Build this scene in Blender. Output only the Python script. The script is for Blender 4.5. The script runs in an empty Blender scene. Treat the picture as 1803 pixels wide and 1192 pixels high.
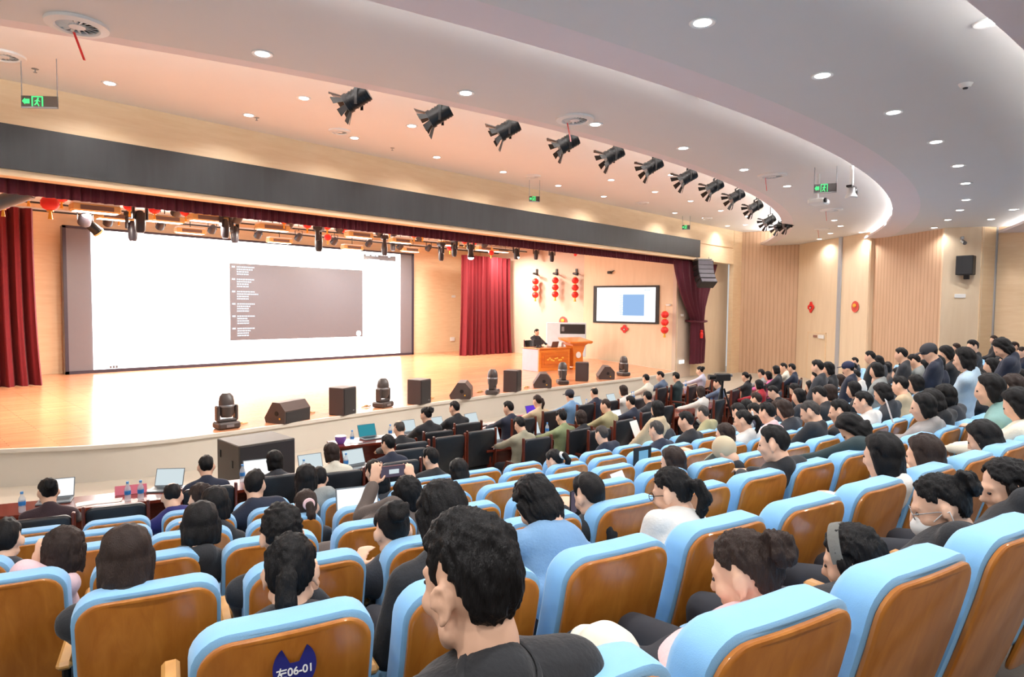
import bpy, bmesh, math, random
import numpy as np
from mathutils import Vector, Matrix, noise as mnoise
C = bpy.context.scene.collection
SC = bpy.context.scene
random.seed(7)

# ---------------------------------------------------------------- camera
CAM = Vector((-11.97, 0.0, 3.0))
FPX = 1127.0
W, H = 1803, 1192
_a = math.atan((1990 - 901.5) / FPX)
_p = math.atan(56 / FPX)
_r = 0.01
_fw = Vector((math.cos(_a), math.sin(_a), 0)); _rt = Vector((math.sin(_a), -math.cos(_a), 0)); _up = Vector((0, 0, 1))
CF = _fw * math.cos(_p) - _up * math.sin(_p)
_U = _up * math.cos(_p) + _fw * math.sin(_p)
CR = _rt * math.cos(_r) + _U * math.sin(_r)
CV = _U * math.cos(_r) - _rt * math.sin(_r)
cd = bpy.data.cameras.new('camera'); cam = bpy.data.objects.new('camera', cd); C.objects.link(cam)
cd.sensor_fit = 'HORIZONTAL'; cd.sensor_width = 36; cd.lens = FPX / W * 36; cd.clip_end = 200; cd.clip_start = 0.05
m = Matrix((CR, CV, -CF)).transposed().to_4x4(); m.translation = CAM
cam.matrix_world = m
SC.camera = cam
def ray(u, v): return CF + CR * ((u - W / 2) / FPX) + CV * ((H / 2 - v) / FPX)
def at_z(u, v, z): d = ray(u, v); return CAM + d * ((z - CAM.z) / d.z)
def at_y(u, v, y): d = ray(u, v); return CAM + d * ((y - CAM.y) / d.y)
def at_x(u, v, x): d = ray(u, v); return CAM + d * ((x - CAM.x) / d.x)
def at_depth(u, v, dep): return CAM + ray(u, v) * dep
def proj(P):
    d = Vector(P) - CAM; z = d.dot(CF)
    if z < 0.05: return None
    return (W / 2 + FPX * d.dot(CR) / z, H / 2 - FPX * d.dot(CV) / z, z)

# ---------------------------------------------------------------- world, exposure
wd = bpy.data.worlds.new('world'); SC.world = wd; wd.use_nodes = True
wd.node_tree.nodes['Background'].inputs[0].default_value = (1.0, 0.97, 0.95, 1)
wd.node_tree.nodes['Background'].inputs[1].default_value = 0.60
SC.view_settings.view_transform = 'Standard'; SC.view_settings.look = 'None'
SC.view_settings.exposure = 0.0; SC.view_settings.gamma = 1.0; SC.view_settings.use_curve_mapping = False
DOWN_W = 31.0        # watts of one ceiling downlight
STAGE_W = 260.0      # watts of one stage panel
FRONT_W = 520.0      # watts of one barn door spotlight
SCREEN_E = 6.0       # emission of the lit part of the LED wall
COVE_E = 60.0        # emission of the cove strips

# ---------------------------------------------------------------- materials
def nd(nt, t, **kw):
    n = nt.nodes.new(t)
    for k, v in kw.items(): setattr(n, k, v)
    return n
MATS = {}
def mat(name, col, rough=.6, metal=0.0, var=.08, scale=6.0, bump=0.0, bscale=60.0, stretch=(1, 1, 1), emit=0.0, spec=.5, alpha=1.0, trans=0.0, rnd=0.0, coat=0.0, sheen=0.0):
    if name in MATS: return MATS[name]
    m = bpy.data.materials.new(name); m.use_nodes = True; nt = m.node_tree
    b = nt.nodes['Principled BSDF']; L = nt.links
    c = (*col, 1)
    b.inputs['Roughness'].default_value = rough; b.inputs['Metallic'].default_value = metal
    b.inputs['Specular IOR Level'].default_value = spec
    if coat: b.inputs['Coat Weight'].default_value = coat; b.inputs['Coat Roughness'].default_value = .08
    if sheen: b.inputs['Sheen Weight'].default_value = sheen; b.inputs['Sheen Roughness'].default_value = .4
    if trans: b.inputs['Transmission Weight'].default_value = trans; b.inputs['IOR'].default_value = 1.33
    if alpha < 1: b.inputs['Alpha'].default_value = alpha
    if emit:
        b.inputs['Emission Color'].default_value = c; b.inputs['Emission Strength'].default_value = emit
    tc = nd(nt, 'ShaderNodeTexCoord'); mp = nd(nt, 'ShaderNodeMapping')
    mp.inputs['Scale'].default_value = stretch; L.new(tc.outputs['Object'], mp.inputs[0])
    nz = nd(nt, 'ShaderNodeTexNoise'); nz.inputs['Scale'].default_value = scale; nz.inputs['Detail'].default_value = 5
    L.new(mp.outputs[0], nz.inputs['Vector'])
    mx = nd(nt, 'ShaderNodeMix', data_type='RGBA')
    lo = tuple(max(0, x * (1 - var)) for x in col); hi = tuple(min(1, x * (1 + var)) for x in col)
    mx.inputs[6].default_value = (*lo, 1); mx.inputs[7].default_value = (*hi, 1)
    L.new(nz.outputs[0], mx.inputs[0])
    out = mx.outputs[2]
    if rnd:
        oi = nd(nt, 'ShaderNodeObjectInfo'); hs = nd(nt, 'ShaderNodeHueSaturation')
        mr = nd(nt, 'ShaderNodeMapRange'); mr.inputs[3].default_value = 1 - rnd; mr.inputs[4].default_value = 1 + rnd
        L.new(oi.outputs['Random'], mr.inputs[0]); L.new(mr.outputs[0], hs.inputs['Value']); L.new(out, hs.inputs['Color']); out = hs.outputs[0]
    L.new(out, b.inputs['Base Color'])
    if bump:
        n2 = nd(nt, 'ShaderNodeTexNoise'); n2.inputs['Scale'].default_value = bscale; n2.inputs['Detail'].default_value = 3
        L.new(mp.outputs[0], n2.inputs['Vector'])
        bp = nd(nt, 'ShaderNodeBump'); bp.inputs['Strength'].default_value = bump; bp.inputs['Distance'].default_value = .01
        L.new(n2.outputs[0], bp.inputs['Height']); L.new(bp.outputs[0], b.inputs['Normal'])
    MATS[name] = m
    return m
def wood(name, c1, c2, rough=.35, stretch=(12, 12, .8), scale=2.0, coat=0.0, rnd=0.0, planks=None, grooves=None):
    if name in MATS: return MATS[name]
    m = bpy.data.materials.new(name); m.use_nodes = True; nt = m.node_tree; b = nt.nodes['Principled BSDF']; L = nt.links
    tc = nd(nt, 'ShaderNodeTexCoord'); mp = nd(nt, 'ShaderNodeMapping'); mp.inputs['Scale'].default_value = stretch
    L.new(tc.outputs['Object'], mp.inputs[0])
    nz = nd(nt, 'ShaderNodeTexNoise'); nz.inputs['Scale'].default_value = scale; nz.inputs['Detail'].default_value = 8; nz.inputs['Distortion'].default_value = .6
    L.new(mp.outputs[0], nz.inputs['Vector'])
    rp = nd(nt, 'ShaderNodeValToRGB'); rp.color_ramp.elements[0].position = .3; rp.color_ramp.elements[1].position = .72
    rp.color_ramp.elements[0].color = (*c1, 1); rp.color_ramp.elements[1].color = (*c2, 1)
    L.new(nz.outputs[0], rp.inputs[0]); out = rp.outputs[0]
    if rnd:
        oi = nd(nt, 'ShaderNodeObjectInfo'); hs = nd(nt, 'ShaderNodeHueSaturation'); mr = nd(nt, 'ShaderNodeMapRange')
        mr.inputs[3].default_value = 1 - rnd; mr.inputs[4].default_value = 1 + rnd
        L.new(oi.outputs['Random'], mr.inputs[0]); L.new(mr.outputs[0], hs.inputs['Value']); L.new(out, hs.inputs['Color']); out = hs.outputs[0]
    if planks:
        br = nd(nt, 'ShaderNodeTexBrick'); br.inputs['Scale'].default_value = 1.0
        br.inputs['Brick Width'].default_value = planks[0]; br.inputs['Row Height'].default_value = planks[1]; br.inputs['Mortar Size'].default_value = .004
        br.inputs['Color1'].default_value = (.88, .88, .88, 1); br.inputs['Color2'].default_value = (1.1, 1.06, 1.0, 1); br.inputs['Mortar'].default_value = (.55, .5, .45, 1)
        L.new(tc.outputs['Object'], br.inputs['Vector'])
        mm = nd(nt, 'ShaderNodeMix', data_type='RGBA', blend_type='MULTIPLY'); mm.inputs[0].default_value = 1
        L.new(out, mm.inputs[6]); L.new(br.outputs[0], mm.inputs[7]); out = mm.outputs[2]
    if grooves:
        wv = nd(nt, 'ShaderNodeTexWave'); wv.wave_type = 'BANDS'; wv.bands_direction = 'X'; wv.inputs['Scale'].default_value = grooves; wv.inputs['Distortion'].default_value = 0
        L.new(tc.outputs['Object'], wv.inputs['Vector'])
        r2 = nd(nt, 'ShaderNodeValToRGB'); r2.color_ramp.elements[0].position = .08; r2.color_ramp.elements[1].position = .3
        r2.color_ramp.elements[0].color = (.84, .80, .76, 1); r2.color_ramp.elements[1].color = (1, 1, 1, 1)
        L.new(wv.outputs[0], r2.inputs[0])
        mm = nd(nt, 'ShaderNodeMix', data_type='RGBA', blend_type='MULTIPLY'); mm.inputs[0].default_value = 1
        L.new(out, mm.inputs[6]); L.new(r2.outputs[0], mm.inputs[7]); out = mm.outputs[2]
    L.new(out, b.inputs['Base Color'])
    b.inputs['Roughness'].default_value = rough
    if coat: b.inputs['Coat Weight'].default_value = coat; b.inputs['Coat Roughness'].default_value = .1
    MATS[name] = m
    return m
def glow(name, col, s):
    if name in MATS: return MATS[name]
    m = bpy.data.materials.new(name); m.use_nodes = True; nt = m.node_tree
    for n in list(nt.nodes): nt.nodes.remove(n)
    e = nd(nt, 'ShaderNodeEmission'); o = nd(nt, 'ShaderNodeOutputMaterial')
    e.inputs[0].default_value = (*col, 1); e.inputs[1].default_value = s
    nt.links.new(e.outputs[0], o.inputs[0]); MATS[name] = m
    return m
def srgb(r, g, b):
    f = lambda c: (c / 255 / 12.92) if c / 255 <= .04045 else ((c / 255 + .055) / 1.055) ** 2.4
    return (f(r), f(g), f(b))

M_WALL = wood('maple_wall', srgb(232, 202, 162), srgb(240, 214, 178), .5, stretch=(1.2, 1.2, 9), scale=1.3)
M_WALL2 = wood('maple_smooth', srgb(228, 204, 172), srgb(236, 214, 184), .5, stretch=(4, 4, .5), scale=1.2)
M_SLAT = wood('maple_slatted', srgb(202, 166, 136), srgb(212, 178, 148), .55, stretch=(5, 5, .6), scale=1.4, grooves=1.9)
M_CEIL = mat('ceiling_paint', srgb(226, 224, 222), .8, var=.015, scale=2)
M_CEILP = mat('ceiling_lip_stagelit', srgb(234, 224, 226), .75, var=.015, scale=2)  # pink cast of reflected stage light put into the lip's colour
M_CEIL1 = mat('ceiling_paint_stage', srgb(240, 238, 236), .8, var=.015, scale=2)
M_WHITE = mat('white_paint', srgb(235, 235, 233), .5, var=.02)
M_WALLW = mat('white_plaster', srgb(208, 188, 170), .7, var=.02)
M_STAGE = wood('stage_boards', srgb(202, 136, 98), srgb(216, 158, 120), .20, stretch=(.6, 10, 10), scale=2.2, planks=(1.2, .11))
M_STAGEF = mat('stage_front_cream', srgb(206, 200, 188), .55, var=.03, scale=3)
M_FLOOR = mat('floor_vinyl', srgb(182, 174, 160), .35, var=.05, scale=3)
M_STEP = mat('carpet_dark', srgb(92, 84, 78), .9, var=.2, scale=40, bump=.2)
M_BLACKP = wood('black_header', srgb(30, 33, 36), srgb(40, 43, 46), .45, stretch=(3, 3, .4), scale=2)
M_BLACK = mat('black_plastic', srgb(34, 33, 35), .45, var=.1)
M_BLACKM = mat('black_metal', srgb(26, 26, 28), .35, metal=.3, var=.1)
M_GREY = mat('grey_metal', srgb(150, 152, 156), .35, metal=.7, var=.05)
M_SILVER = mat('silver_strip', srgb(186, 192, 202), .35, metal=.4, var=.04)
M_RED = mat('red_velvet', srgb(108, 8, 22), .85, var=.12, scale=12, sheen=.06)
M_REDD = mat('dark_red_velvet', srgb(78, 12, 32), .85, var=.15, scale=12, sheen=.05)
M_LANT = mat('red_lantern_silk', srgb(226, 40, 34), .5, var=.08, scale=8)
M_GOLD = mat('gold_trim', srgb(240, 178, 60), .4, var=.1, metal=.2)
M_BLUE = mat('blue_fabric', srgb(142, 198, 242), .85, var=.05, scale=20, bump=.15, bscale=400, sheen=.3)
M_SHELL = wood('bent_plywood', srgb(180, 106, 34), srgb(206, 132, 52), .3, stretch=(9, 9, .7), scale=2.4, coat=.5, rnd=.06)
M_EDGE = wood('plywood_edge', srgb(196, 140, 74), srgb(216, 164, 96), .35, stretch=(2, 2, 30), scale=3, coat=.3)
M_TABLE = wood('rosewood_veneer', srgb(108, 40, 28), srgb(132, 54, 36), .25, stretch=(1, 9, 9), scale=2, coat=.6)
M_LEATH = mat('black_leather', srgb(36, 38, 42), .38, var=.15, scale=14, bump=.1)
M_MAHOG = wood('chair_wood', srgb(84, 34, 22), srgb(110, 46, 28), .3, stretch=(9, 9, 1), scale=2, coat=.4)
M_SKIN = mat('skin', srgb(238, 190, 160), .5, var=.05, scale=9, rnd=.06)
M_HAIR = mat('hair_black', srgb(19, 17, 18), .5, var=.5, scale=5, stretch=(14, 14, 1.4), bump=.5, bscale=22, spec=.25)
M_HAIRB = mat('hair_brown', srgb(50, 37, 32), .5, var=.35, scale=5, stretch=(14, 14, 1.4), bump=.5, bscale=22, spec=.25)
M_HAIRG = mat('hair_grey', srgb(66, 62, 60), .5, var=.4, scale=5, stretch=(14, 14, 1.4), bump=.5, bscale=22, spec=.25)
M_TROU = mat('dark_trousers', srgb(44, 46, 54), .8, var=.1, scale=20)
M_SHOE = mat('black_shoe', srgb(30, 28, 28), .4)
M_PAPER = mat('paper', srgb(240, 240, 240), .7, var=.02)
M_PINK = mat('pink_card', srgb(226, 120, 140), .6)
M_BOTTLE = mat('bottle_plastic', srgb(225, 238, 248), .12, var=.02, alpha=.45)
M_BLAB = mat('bottle_label', srgb(50, 130, 205), .5)
M_LAPG = mat('laptop_grey', srgb(122, 132, 138), .4, metal=.3, var=.04)
M_SCRL = glow('laptop_screen_light', srgb(222, 236, 240), .9)
M_TANP = mat('tan_panel', srgb(212, 176, 116), .5, var=.06)
M_GREEN = glow('exit_green', srgb(80, 225, 130), 1.6)

# ---------------------------------------------------------------- geometry collector
class G:
    def __init__(s): s.v = []; s.f = []
    def add(s, vs, fs, M=None):
        o = len(s.v)
        s.v += [tuple(M @ Vector(v)) if M else tuple(v) for v in vs]
        s.f += [tuple(o + i for i in f) for f in fs]
        return s
    def box(s, c, d, M=None, ch=0.0):
        x, y, z = (k / 2 for k in d)
        if ch <= 0:
            vs = [(c[0] + i * x, c[1] + j * y, c[2] + k * z) for i in (-1, 1) for j in (-1, 1) for k in (-1, 1)]
            return s.add(vs, [(0, 1, 3, 2), (4, 6, 7, 5), (0, 4, 5, 1), (2, 3, 7, 6), (0, 2, 6, 4), (1, 5, 7, 3)], M)
        ch = min(ch, x * .9, y * .9, z * .9)
        bm = bmesh.new(); vv = []
        for i in (-1, 1):
            for j in (-1, 1):
                for k in (-1, 1):
                    for a in range(3):
                        q = [i * x, j * y, k * z]
                        for b in range(3):
                            if b != a: q[b] -= (i, j, k)[b] * ch
                        vv.append(bm.verts.new((c[0] + q[0], c[1] + q[1], c[2] + q[2])))
        bmesh.ops.convex_hull(bm, input=vv)
        bmesh.ops.dissolve_limit(bm, angle_limit=.02, verts=bm.verts, edges=bm.edges)
        bm.verts.index_update()
        s.add([v.co.copy() for v in bm.verts], [tuple(v.index for v in f.verts) for f in bm.faces], M); bm.free()
        return s
    def cyl(s, p0, p1, r0, r1=None, n=16, cap=True, M=None):
        r1 = r0 if r1 is None else r1
        p0, p1 = Vector(p0), Vector(p1); ax = (p1 - p0).normalized()
        q = ax.orthogonal().normalized(); w = ax.cross(q)
        vs = []
        for p, r in ((p0, r0), (p1, r1)):
            vs += [p + (q * math.cos(2 * math.pi * i / n) + w * math.sin(2 * math.pi * i / n)) * r for i in range(n)]
        fs = [(i, (i + 1) % n, n + (i + 1) % n, n + i) for i in range(n)]
        if cap: fs += [tuple(reversed(range(n))), tuple(range(n, 2 * n))]
        return s.add(vs, fs, M)
    def ball(s, c, r, nu=16, nv=10, M=None):
        if not hasattr(r, '__len__'): r = (r, r, r)
        vs = [(c[0], c[1], c[2] + r[2])]
        for j in range(1, nv):
            t = math.pi * j / nv
            for i in range(nu):
                a = 2 * math.pi * i / nu
                vs.append((c[0] + r[0] * math.sin(t) * math.cos(a), c[1] + r[1] * math.sin(t) * math.sin(a), c[2] + r[2] * math.cos(t)))
        vs.append((c[0], c[1], c[2] - r[2])); e = len(vs) - 1
        fs = [(0, 1 + i, 1 + (i + 1) % nu) for i in range(nu)]
        for j in range(nv - 2):
            for i in range(nu):
                a = 1 + j * nu; fs.append((a + i, a + nu + i, a + nu + (i + 1) % nu, a + (i + 1) % nu))
        a = 1 + (nv - 2) * nu
        fs += [(e, a + (i + 1) % nu, a + i) for i in range(nu)]
        return s.add(vs, fs, M)
    def caps(s, p0, p1, r0, r1, n=12, M=None):   # tapered capsule
        p0, p1 = Vector(p0), Vector(p1); d = p1 - p0
        if d.length < 1e-6: return s.ball(p0, r0, n, n // 2, M)
        ax = d.normalized(); q = ax.orthogonal().normalized(); w = ax.cross(q)
        rings = []
        k = max(2, n // 4)
        for j in range(1, k + 1):
            t = math.pi / 2 * j / k; rings.append((p0 - ax * r0 * math.cos(t), r0 * math.sin(t)))
        for j in range(k, 0, -1):
            t = math.pi / 2 * j / k; rings.append((p1 + ax * r1 * math.cos(t), r1 * math.sin(t)))
        vs = [p0 - ax * r0]
        for p, r in rings: vs += [p + (q * math.cos(2 * math.pi * i / n) + w * math.sin(2 * math.pi * i / n)) * r for i in range(n)]
        vs.append(p1 + ax * r1); e = len(vs) - 1
        fs = [(0, 1 + (i + 1) % n, 1 + i) for i in range(n)]
        for j in range(len(rings) - 1):
            a = 1 + j * n
            fs += [(a + i, a + (i + 1) % n, a + n + (i + 1) % n, a + n + i) for i in range(n)]
        a = 1 + (len(rings) - 1) * n
        fs += [(e, a + i, a + (i + 1) % n) for i in range(n)]
        return s.add(vs, fs, M)
    def lathe(s, prof, n=24, M=None, cap=True):
        vs = []
        for r, z in prof: vs += [(r * math.cos(2 * math.pi * i / n), r * math.sin(2 * math.pi * i / n), z) for i in range(n)]
        fs = []
        for j in range(len(prof) - 1): fs += [(j * n + i, j * n + (i + 1) % n, (j + 1) * n + (i + 1) % n, (j + 1) * n + i) for i in range(n)]
        if cap: fs += [tuple(reversed(range(n))), tuple(range((len(prof) - 1) * n, len(prof) * n))]
        return s.add(vs, fs, M)
    def prism(s, poly, z0, z1, M=None):
        n = len(poly); vs = [(x, y, z0) for x, y in poly] + [(x, y, z1) for x, y in poly]
        fs = [tuple(reversed(range(n))), tuple(range(n, 2 * n))] + [(i, (i + 1) % n, n + (i + 1) % n, n + i) for i in range(n)]
        return s.add(vs, fs, M)
    def tube(s, pts, r, n=8, M=None):
        for a, b in zip(pts[:-1], pts[1:]): s.caps(a, b, r, r, n, M)
        return s
    def loft(s, rings, M=None, cap=True, closed=True):
        n = len(rings[0]); vs = [v for r in rings for v in r]; fs = []
        for j in range(len(rings) - 1):
            for i in range(n if closed else n - 1):
                k = (i + 1) % n; fs.append((j * n + i, j * n + k, (j + 1) * n + k, (j + 1) * n + i))
        if cap: fs += [tuple(reversed(range(n))), tuple(range((len(rings) - 1) * n, len(rings) * n))]
        return s.add(vs, fs, M)
    def ringsector(s, r0, r1, a0, a1, z0, z1, n=64):  # annular slab about the hall's arc centre
        rings = []
        for i in range(n + 1):
            a = a0 + (a1 - a0) * i / n
            p = lambda r, z: (XC + r * math.sin(a), YC - r * math.cos(a), z)
            rings.append([p(r0, z0), p(r1, z0), p(r1, z1), p(r0, z1)])
        return s.loft(rings)
    def mesh(s, name, sharp=.6, recalc=True):
        me = bpy.data.meshes.new(name); me.from_pydata(s.v, [], s.f)
        if recalc:
            bm = bmesh.new(); bm.from_mesh(me); bmesh.ops.recalc_face_normals(bm, faces=bm.faces); bm.to_mesh(me); bm.free()
        me.polygons.foreach_set('use_smooth', [True] * len(me.polygons))
        me.set_sharp_from_angle(angle=sharp); me.update()
        return me
    def build(s, name, m, parent=None, loc=None, sharp=.6):
        return link(name, s.mesh(name, sharp), m, parent, loc)
def link(name, me, m, parent=None, loc=None):
    o = bpy.data.objects.new(name, me); C.objects.link(o)
    if m is not None:
        if len(me.materials) == 0: me.materials.append(m)
        elif me.materials[0] != m:
            o.material_slots[0].link = 'OBJECT'; o.material_slots[0].material = m
    if parent: o.parent = parent
    if loc is not None: o.location = loc
    return o
def tag(o, label, cat, group=None, kind=None):
    o['label'] = label; o['category'] = cat
    if group: o['group'] = group
    if kind: o['kind'] = kind
    return o
def thing(name, label, cat, loc=(0, 0, 0), rz=0.0, group=None):
    o = bpy.data.objects.new(name, None); C.objects.link(o); o.empty_display_size = .1
    o.location = loc; o.rotation_euler = (0, 0, rz)
    return tag(o, label, cat, group)
def struct(name, g, m, sharp=.6):
    o = g.build(name, m, sharp=sharp); o['kind'] = 'structure'; return o
LAST = [None]
def dup(root, loc, rz=None, label=None, group=None):
    r = root.copy(); C.objects.link(r); r.location = loc; LAST[0] = r
    if rz is not None: r.rotation_euler = (0, 0, rz)
    if label: r['label'] = label
    if group: r['group'] = group
    for ch in list(root.children):
        c = ch.copy(); C.objects.link(c); c.parent = r
        if c.type == 'LIGHT': pass
        for g2 in list(ch.children):
            d = g2.copy(); C.objects.link(d); d.parent = c
    return r
def lamp(name, typ, loc, energy, parent=None, col=(1, 1, 1), size=.2, rot=None, spot=None, blend=.5):
    l = bpy.data.lights.new(name, typ); l.energy = energy; l.color = col
    if typ == 'AREA': l.shape = 'DISK'; l.size = size
    elif typ == 'SPOT': l.spot_size = spot; l.spot_blend = blend; l.shadow_soft_size = size
    else: l.shadow_soft_size = size
    o = bpy.data.objects.new(name, l); C.objects.link(o); o.location = loc
    if rot: o.rotation_euler = rot
    if parent: o.parent = parent
    return o
ORD = ('first second third fourth fifth sixth seventh eighth ninth tenth eleventh twelfth thirteenth fourteenth fifteenth sixteenth seventeenth eighteenth nineteenth '
       'twentieth twenty-first twenty-second twenty-third twenty-fourth twenty-fifth twenty-sixth twenty-seventh twenty-eighth twenty-ninth thirtieth thirty-first thirty-second thirty-third '
       'thirty-fourth thirty-fifth thirty-sixth thirty-seventh thirty-eighth thirty-ninth fortieth forty-first forty-second forty-third forty-fourth forty-fifth forty-sixth').split()
# the hall is laid out on arcs about this point; rows of seats: radius of the back's top edge, height of that edge
XC, YC = 0.0, 36.69
def row_R(k): return 36.818 - .88 * k
def row_top(k): return 2.122 - .19 * k
def row_floor(k): return max(0.0, row_top(k) - .95)
def arc(R, th, z=0.0): return Vector((XC + R * math.sin(th), YC - R * math.cos(th), z))
def polar(P): return math.hypot(P[0] - XC, P[1] - YC), math.atan2(P[0] - XC, YC - P[1])
STAGE_Z = .62
# ================================================================= the setting
# flat floor and stepped seating
g = G(); g.prism([(-20, -6), (20, -6), (20, 19.5), (-20, 19.5)], -.2, 0.0); struct('floor', g, M_FLOOR)
for k in range(5, -4, -1):
    r0 = row_R(k) - .52
    g = G(); g.ringsector(r0, row_R(k) + (.36 if k > -3 else 4), -.40, .48, row_floor(k) - .3, row_floor(k), 48)
    o = struct('trim_%d' % (6 - k), g, M_STEP)
# stage
edge = [(-17.5, 15.2), (-13, 14.3), (-11.6, 13.75), (-10.9, 13.35), (-10.3, 12.98), (-9.7, 12.6), (-9.2, 12.32), (-8.6, 12.1), (-8.0, 12.0), (-7.0, 11.98), (-6, 12.02), (-4, 12.15), (-2, 12.25), (0, 12.28), (2, 12.24), (4, 12.15), (6, 12.05), (7, 12.0), (8, 12.02), (9, 12.15), (9.7, 12.32), (10.0, 12.9), (11.0, 15.25), (12.0, 17.6)]
g = G(); g.prism(edge + [(12.0, 26), (-17.5, 26)], STAGE_Z - .05, STAGE_Z); stage = struct('floor_stage', g, M_STAGE)
inner = [(x - (.04 if x > 9.6 else 0), y + (.03 if x < 9.6 else 0)) for x, y in edge]
g = G(); g.prism(inner + [(11.97, 25.9), (-17.5, 25.9)], 0.0, STAGE_Z - .05); struct('wall_stage_front', g, M_STAGEF, .9)
g = G(); g.loft([[(x, y - .012, STAGE_Z - .06), (x, y + .05, STAGE_Z - .06), (x, y + .05, STAGE_Z + .004), (x, y - .012, STAGE_Z + .004)] for x, y in edge]); struct('trim_20', g, M_STAGEF, .9)
# back wall of the stage and its returns
g = G(); g.box((0, 25.75, 3.6), (36, .2, 7.2)); struct('wall_back', g, M_WALL)
g = G(); g.box((-16.6, 19.8, 3.6), (.2, 12, 7.2)); struct('wall_stage_left', g, M_WALL)
# right side of the stage: white bay, then the wall with the television
def wallseg(name, p0, p1, z0, z1, m, th=.18, flip=1):
    p0, p1 = Vector((*p0, 0)), Vector((*p1, 0)); d = (p1 - p0); L = d.length
    g = G(); g.box((L / 2, flip * th / 2, (z0 + z1) / 2), (L, th, z1 - z0))
    o = struct(name, g, m); o.location = p0; o.rotation_euler = (0, 0, math.atan2(d.y, d.x)); return o
wallseg('wall_bay', (12.0, 25.6), (11.95, 18.3), 0, 7, M_WALLW)
wallseg('wall_television', (11.82, 18.36), (12.72, 14.0), 0, 7, M_WALL2)
wallseg('wall_jamb', (12.66, 14.02), (13.9, 13.98), 0, 7, M_WALLW)
wallseg('wall_proscenium_right', (13.4, 14.05), (17.3, 13.95), 0, 7, M_WALL2)
wallseg('wall_proscenium_left', (-17.3, 13.95), (-13.4, 14.05), 0, 7, M_WALL2)
# header over the stage opening, with the long black panel
g = G(); g.box((0, 13.45, 5.835), (32.9, .30, 1.55)); struct('wall_header', g, M_WALL)
g = G(); g.box((0, 13.285, 5.53), (26.4, .05, .725)); struct('trim_21', g, M_BLACKP)
g = G(); g.box((14.8, 13.29, 5.78), (3.1, .03, .012)); struct('trim_22', g, M_SHELL)
# side wall of the hall: zigzag of slatted and smooth panels
pilx = [(16.45, 13.28), (17.28, 13.45)]
wallseg('wall_pilaster', pilx[0], (17.3, 13.28), 0, 6.7, M_WALL, .2)
wallseg('wall_right_slatted', (17.25, 13.46), (17.82, 10.72), 0, 6.7, M_SLAT)
wallseg('wall_right_smooth', (17.75, 10.83), (14.66, 7.1), 0, 6.7, M_WALL2)
wallseg('wall_right_return', (14.66, 7.14), (14.86, 6.92), 0, 6.7, M_WALL2, .12)
wallseg('wall_right_slatted_upper', (14.95, 7.2), (12.56, 4.36), 0, 6.7, M_SLAT)
wallseg('wall_right_column', (12.5, 4.42), (12.9, 3.42), 0, 6.7, M_WALL2, .3)
wallseg('wall_right_rear', (12.86, 3.46), (13.35, 3.1), 0, 6.7, M_WALL, .2)
wallseg('wall_right_far', (13.3, 3.12), (12.2, 0.2), 0, 6.7, M_WALL, .2)
# silver vertical strips on the side wall
def strip(name, u, P0, P1, z0, z1, w):
    d = Vector((P1[0] - P0[0], P1[1] - P0[1], 0)).normalized(); r = ray(u, 500); 
    # intersection of the ray's vertical plane with the wall line
    A = Vector((P0[0] - CAM.x, P0[1] - CAM.y)); det = r.x * (-d.y) + d.x * r.y
    t = (A.x * (-d.y) + d.x * A.y) / det; p = Vector((CAM.x + r.x * t, CAM.y + r.y * t, 0)); nrm = Vector((d.y, -d.x, 0))
    if nrm.dot(Vector((r.x, r.y, 0))) > 0: nrm = -nrm
    g = G(); g.box((0, 0, (z0 + z1) / 2), (w, .05, z1 - z0)); o = struct(name, g, M_SILVER)
    o.location = p + nrm * .03; o.rotation_euler = (0, 0, math.atan2(d.y, d.x)); return o
def on_wall(u, v, P0, P1, off=.02):
    d = Vector((P1[0] - P0[0], P1[1] - P0[1], 0)).normalized(); r = ray(u, v)
    A = Vector((P0[0] - CAM.x, P0[1] - CAM.y)); det = r.x * (-d.y) + d.x * r.y
    t = (A.x * (-d.y) + d.x * A.y) / det; nrm = Vector((d.y, -d.x, 0))
    if nrm.dot(Vector((r.x, r.y, 0))) > 0: nrm = -nrm
    return CAM + r * t + nrm * off, math.atan2(nrm.y, nrm.x) + math.pi / 2
W_SMOOTH = ((17.75, 10.83), (14.66, 7.1)); W_SLATU = ((14.95, 7.2), (12.56, 4.36)); W_COL = ((12.5, 4.42), (12.9, 3.42)); W_TV = ((11.82, 18.36), (12.72, 14.0)); W_BAY = ((12.0, 25.6), (11.95, 18.3)); W_FAR = ((13.3, 3.12), (12.2, .2))
strip('trim_23', 1479, *W_SMOOTH, 0, 6.6, .2)
strip('trim_24', 1748, *W_FAR, 0, 6.6, .2)
# door in the smooth wall
p0, rz = on_wall(1437, 640, *W_SMOOTH, off=.012)
pd = Vector((p0.x, p0.y, 0))
g = G(); g.box((0, 0, 1.0), (1.25, .03, 2.0)); o = g.build('door_1', M_WALL2); o['kind'] = 'structure'; o.location = pd; o.rotation_euler = (0, 0, rz)
g = G(); g.box((-.645, 0, 1.02), (.04, .04, 2.04)); g.box((.645, 0, 1.02), (.04, .04, 2.04)); g.box((0, 0, 2.02), (1.33, .04, .04)); g.build('door_frame', M_WALL, o)
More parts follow.
